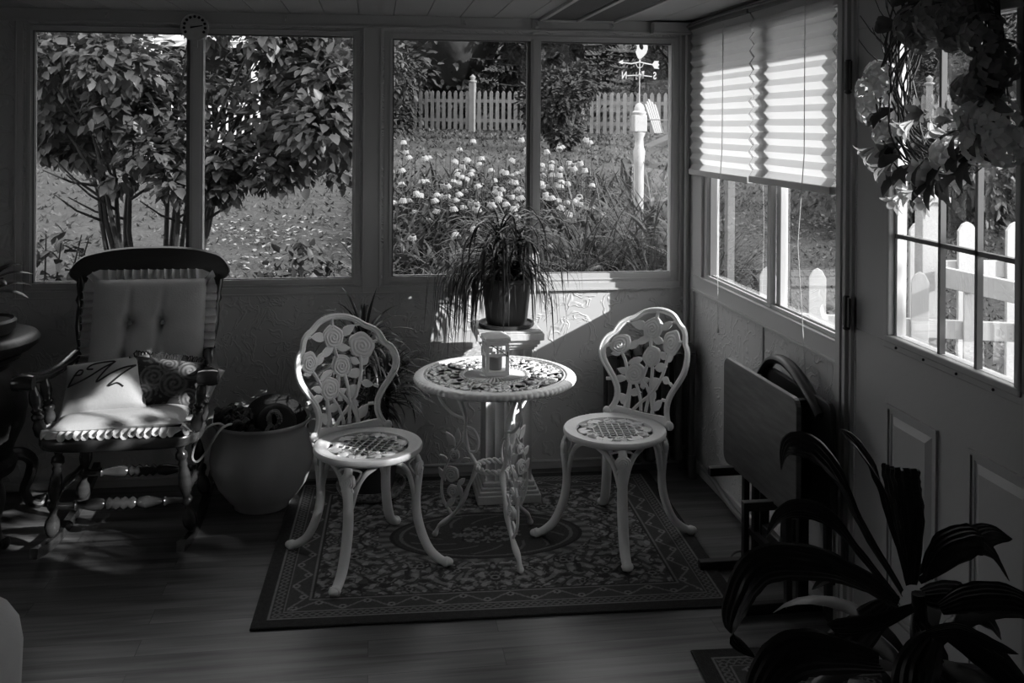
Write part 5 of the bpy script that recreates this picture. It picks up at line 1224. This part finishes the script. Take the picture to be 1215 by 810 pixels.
# adirondack chair
t = empty('adirondack_chair', (3.62, 11.9, gz(3.62, 11.9)), R(48), label='white slatted garden chair on the lawn right of the weathervane', cat='garden chair')
for k in range(5):
    m = MB(); u = -.2 + k * .1; hh = .98 - .05 * abs(k - 2); m.prism([(-.043, .3), (.043, .3), (.043, hh - .03), (.02, hh), (-.02, hh), (-.043, hh - .03)], .02, lambda a, b, w, u=u: (u * (1 + (b - .3) * .25) + a, .25 + (b - .3) * .38 + w, b)); m.build('back_slat', M['garden_white'], t, smooth=False)
for k in range(5): m = MB(); m.box((0, -.28 + k * .12, .36 - k * .03), (.52, .1, .02)); m.build('seat_slat', M['garden_white'], t, smooth=False)
for sx in (-1, 1):
    m = MB(); m.bb(sx * .27, sx * .3, -.34, -.24, 0, .55); m.build('leg', M['garden_white'], t, smooth=False); m = MB(); m.bar((sx * .28, -.3, .3), (sx * .28, .45, .02), .025, .1); m.build('leg', M['garden_white'], t, smooth=False)
    m = MB(); m.bb(sx * .24, sx * .38, -.38, .35, .55, .57); m.build('armrest', M['garden_white'], t, smooth=False)
t.scale = (.8, .8, .88)
# weathervane post
wx, wy = .545, 2.86; wz = gz(wx, wy)
t = empty('lamp_style_post', (wx, wy, wz), label='white turned garden post carrying the rooster weathervane', cat='post'); q = 1.76 - wz; nm = 1.5 - wz
m = MB(); m.lathe([(.038, -.1), (.038, nm - .25), (.04, nm - .2), (.048, nm - .1), (.035, nm - .06), (.033, nm), (.046, nm + .03), (.046, nm + .05)], 20); m.build('shaft', M['weather'], t)
m = MB(); m.bb(-.05, .05, -.05, .05, nm + .05, nm + .18); m.build('block', M['weather'], t, smooth=False, bevel=.006)
m = MB(); m.lathe([(.05, nm + .18), (.056, nm + .2), (.04, nm + .215), (.04, nm + .235), (.028, nm + .26), (.010, nm + .275)], 20); m.build('cap', M['weather'], t)
wv = empty('rooster_weathervane', (wx, wy, 1.775), label='white rooster weathervane with arrow and compass letters', cat='weathervane')
wv.scale = (.66, .66, .93); WVM = M['weather']; mw = lambda u, v_, w: (u, w, v_)
m = MB(); m.tube([(0, 0, 0), (0, 0, .36)], .006, 8); m.build('rod', WVM, wv)
m = MB(); m.tube([(-.15, 0, .225), (0, 0, .23), (.15, 0, .22)], .005, 6); m.tube([(0, -.12, .228), (0, .12, .228)], .005, 6); m.lathe([(.004, .2), (.014, .215), (.014, .24), (.004, .255)], 10); m.build('compass_arms', WVM, wv)
for ch_, xx, yy, rz in (('N', -.185, 0, PI), ('S', .185, 0, PI), ('E', 0, .14, -PI / 2), ('W', 0, -.14, -PI / 2)):
    cu = bpy.data.curves.new('letter', 'FONT'); cu.body = ch_; cu.size = .085; cu.extrude = .004; cu.offset = .002; cu.align_x = 'CENTER'; cu.align_y = 'CENTER'
    o0 = bpy.data.objects.new('tmp', cu); C.objects.link(o0); bpy.context.view_layer.update(); me_ = bpy.data.meshes.new_from_object(o0.evaluated_get(bpy.context.evaluated_depsgraph_get())); bpy.data.objects.remove(o0); me_.materials.clear(); me_.materials.append(WVM); o = bpy.data.objects.new('compass_letter', me_); C.objects.link(o); o.parent = wv; o.location = (xx, yy, .225); o.rotation_euler = (PI / 2, 0, rz)
m = MB(); m.tube([(-.24, 0, .335), (-.1, 0, .325), (0, 0, .34), (.1, 0, .325), (.18, 0, .318)], .006, 8)
m.prism([(-.26, .335), (-.2, .358), (-.205, .338), (-.2, .318)], .01, mw)
m.prism([(.15, .32), (.18, .352), (.235, .352), (.222, .335), (.24, .32), (.222, .303), (.238, .285), (.18, .288)], .01, mw)
for sg in (-1, 1): m.tube([(0, 0, .29), (sg * .03, 0, .3), (sg * .045, 0, .325), (sg * .06, 0, .333)], .004, 6)
m.build('arrow', WVM, wv)
m = MB(); body = [(-.015, .37), (-.035, .40), (-.045, .425), (-.03, .45), (-.03, .475), (-.042, .482), (-.03, .49), (-.028, .505), (-.015, .512), (-.003, .50), (-.004, .47), (.01, .45), (.035, .44), (.05, .455), (.045, .48), (.06, .5), (.085, .5), (.1, .475), (.1, .445), (.085, .415), (.055, .39), (.03, .375), (.012, .365)]
m.prism([(u - .005, v_ - .0) for u, v_ in body], .012, mw); m.tube([(-.005, 0, .34), (-.005, 0, .375)], .004, 6); m.tube([(.01, 0, .34), (.01, 0, .375)], .004, 6); m.build('rooster', WVM, wv, smooth=False)

# coneflowers (one built, the rest copied)
def flower_proto(seed):
    q = random.Random(seed); r = empty('coneflower', (0, 0, 0)); hh = .9
    m = MB(); m.tube([(0, 0, 0), (.03, 0, .45), (.01, .01, hh)], .0045, 5)
    for k in range(9): z = .12 + k * .075; m.blade((.02, 0, z), k * 2.4, .7, .16, .035, 1.3, 4)
    m.build('stem', M['leaf_bed'], r)
    m = MB()
    for k in range(12): a = k * PI / 6; m.ribbon([(.01 + .012 * math.cos(a), .01 + .012 * math.sin(a), hh), (.01 + .03 * math.cos(a), .01 + .03 * math.sin(a), hh - .008), (.01 + .044 * math.cos(a), .01 + .044 * math.sin(a), hh - .045)], [.012, .022, .014], side=(-math.sin(a), math.cos(a), 0))
    m.build('petals', M['petal'], r)
    m = MB(); m.ball((.01, .01, hh + .008), .02, 8, 6, (1, 1, .8)); m.build('cone', M['cone'], r); return r
protos = [flower_proto(k) for k in range(2)]
q = random.Random(31); pos = []
while len(pos) < 150:
    px = q.uniform(468, 700); py = q.gauss(205, 30)
    cxr = 205 if px > 520 else 230
    if not (158 < py < 292): continue
    if px < 530 and q.random() < .65: continue
    if py > 245 and q.random() < .6: continue
    d = 10.6 - (py - 150) * .022 + q.uniform(-.3, .3); P = cam_o + cf_ * d + cr_ * ((px - 607.5) / 1149.2 * d) - cu_ * ((py - 152) / 1149.2 * d); pos.append(P)
for k, P in enumerate(pos):
    o = protos[k] if k < 2 else copy_tree(protos[k % 2]); z = gz(P.x, P.y); o.location = (P.x, P.y, z - .01); sc = max(.35, (P.z - z) / .92); o.scale = (.85, .85, sc); o.rotation_euler = (q.uniform(-.05, .05), q.uniform(-.05, .05), q.random() * 6.3)
    tl = (q.uniform(-.45, .45), q.uniform(-.45, .45))
    for c_ in o.children:
        if not c_.name.startswith('stem'): c_.matrix_local = Matrix.Translation((.01, .01, .9)) @ Matrix.Diagonal((1, 1, min(2, 1 / sc), 1)) @ Matrix.Rotation(tl[0], 4, 'X') @ Matrix.Rotation(tl[1], 4, 'Y') @ Matrix.Translation((-.01, -.01, -.9))
    tag(o, 'white petalled coneflower with a dark centre in the garden bed outside the middle window', 'flower', 'coneflowers in the garden bed')
m = MB(); q = random.Random(17)
for k in range(5200):
    y = q.uniform(1.6, 6.6); f = q.random(); x = -1.75 + (y + 4.45) * .02 + f * (2.5 + y * .22); z = gz(x, y); L = q.uniform(.2, .5) * (.8 + .07 * y)
    m.blade((x, y, z), q.random() * 6.3, q.uniform(.6, 1.45), L, q.uniform(.02, .045), q.uniform(.5, 1.6), 4)
tag(m.build('flower_bed_foliage', M['leaf_bed'], angle=80), 'dense leafy undergrowth of the flower bed outside the middle window', 'plants', kind='stuff')
gl = [(.42, 1.95, 'clump of long arching grass in front of the garden post'), (.12, 2.5, 'clump of tall grass left of the garden post'), (.80, 2.9, 'clump of tall grass right of the garden post'), (-.25, 2.1, 'clump of arching grass in the lower right of the middle window'), (.57, 2.45, 'tall grass clump hiding the foot of the garden post'), (.85, 2.2, 'clump of grass nearest the right edge of the middle window')]
for k, (x, y, lb) in enumerate(gl):
    m = MB(); q = random.Random(k)
    for j in range(150): m.blade((q.uniform(-.14, .14), q.uniform(-.12, .12), 0), q.random() * 6.3, q.uniform(1.0, 1.55), q.uniform(.8, 1.45), .013, q.uniform(.3, 2.2), 9, grav=1)
    for j in range(60): m.blade((q.uniform(-.16, .16), q.uniform(-.12, .12), q.uniform(.2, .9)), q.random() * 6.3, q.uniform(.2, 1.2), q.uniform(.15, .3), .035, q.uniform(.3, 1.2), 5)
    o = m.build('grass_clump', M['leaf_bed'], loc=(x, y, gz(x, y)), angle=80); tag(o, lb, 'grass clump', 'grass clumps by the garden post')

# near fences right of the house
def near_fence(name, A, Bq, top, zt, zb, n, label, rails, w=.082, skip=(), tip=.05):
    A = V(*A, 0); Bq = V(*Bq, 0); dv = Bq - A; L = dv.length; dv.normalize(); nv = V(-dv.y, dv.x, 0); t = empty(name, (A.x, A.y, zb), label=label, cat='fence')
    for i in range(n):
        if i in skip: continue
        c = dv * (L * i / (n - 1)); m = MB(); pk(m, tuple(c), w, top - zb, .022, dv, nv, tip=tip); m.build('picket', M['fence'], t, smooth=False, bevel=.002)
    for z in rails: m = MB(); m.bar(tuple(nv * .032 + V(0, 0, z - zb)), tuple(dv * L + nv * .032 + V(0, 0, z - zb)), .035, .09); m.build('rail', M['fence'], t, smooth=False, bevel=.002)
    return t
near_fence('picket_fence', (.50, .26), (2.1, -.32), .885, 0, -.33, 8, 'near white picket fence just outside the door and right window', (.60, .0))
near_fence('picket_fence', (1.42, .42), (3.3, .25), 1.09, 0, -.3, 8, 'taller white picket fence behind the gate post, seen through the door glass', (.83, .15), w=.1)
t = empty('gate_post', (1.335, .17, -.33), R(-12), label='tall square white post with a cap outside the door', cat='post')
m = MB(); m.bb(-.058, .058, -.058, .058, 0, 1.55); m.build('shaft', M['fence'], t, smooth=False, bevel=.003); m = MB(); m.bb(-.075, .075, -.075, .075, 1.55, 1.575); m.add([(-.065, -.065, 1.575), (.065, -.065, 1.575), (.065, .065, 1.575), (-.065, .065, 1.575), (0, 0, 1.63)], [(0, 1, 4), (1, 2, 4), (2, 3, 4), (3, 0, 4)]); m.build('cap', M['fence'], t, smooth=False)
m = MB(); m.bar((1.36, .08, .845), (1.50, -.62, .835), .035, .10); m.bar((1.50, -.62, -.33), (1.50, -.62, .89), .08, .08, (1, 0, 0)); tag(m.build('handrail', M['fence'], smooth=False, bevel=.003), 'white handrail running from the gate post toward the house', 'handrail')
m = MB(); m.bb(.555, .6, .98, 1.03, gz(.58, 1.0) - .05, 1.55); m.bb(.545, .61, .97, 1.04, 1.55, 1.58); tag(m.build('garden_post', M['far_fence'], smooth=False, bevel=.003), 'pale slim post on the lawn outside the right window', 'post')

# ================================================================ LIGHT + CAMERA
def world():
    w = bpy.data.worlds.new('sky'); bpy.context.scene.world = w; w.use_nodes = True; b = w.node_tree.nodes['Background']; b.inputs[0].default_value = (1, 1, 1, 1); b.inputs[1].default_value = 3.0
world()
sd = bpy.data.lights.new('sun', 'SUN'); sd.energy = 8.0; sd.angle = R(.6); so = bpy.data.objects.new('sun', sd); C.objects.link(so)
d = V(-1, .62, -.5); so.rotation_euler = d.to_track_quat('-Z', 'Y').to_euler(); so.location = (6, -4, 5)
cd = bpy.data.cameras.new('camera'); co = bpy.data.objects.new('camera', cd); C.objects.link(co); bpy.context.scene.camera = co
m3 = Matrix((cr_, cu_, -cf_)).transposed(); co.matrix_world = Matrix.Translation(cam_o) @ m3.to_4x4()
cd.sensor_fit = 'HORIZONTAL'; cd.sensor_width = 36; cd.lens = 1149.24 / 1215 * 36; cd.shift_y = (152 - 405) / 1215; cd.clip_start = .02; cd.clip_end = 300
vs_ = bpy.context.scene.view_settings; vs_.view_transform = 'Standard'; vs_.look = 'None'; vs_.gamma = 1; vs_.exposure = .3; vs_.use_curve_mapping = False
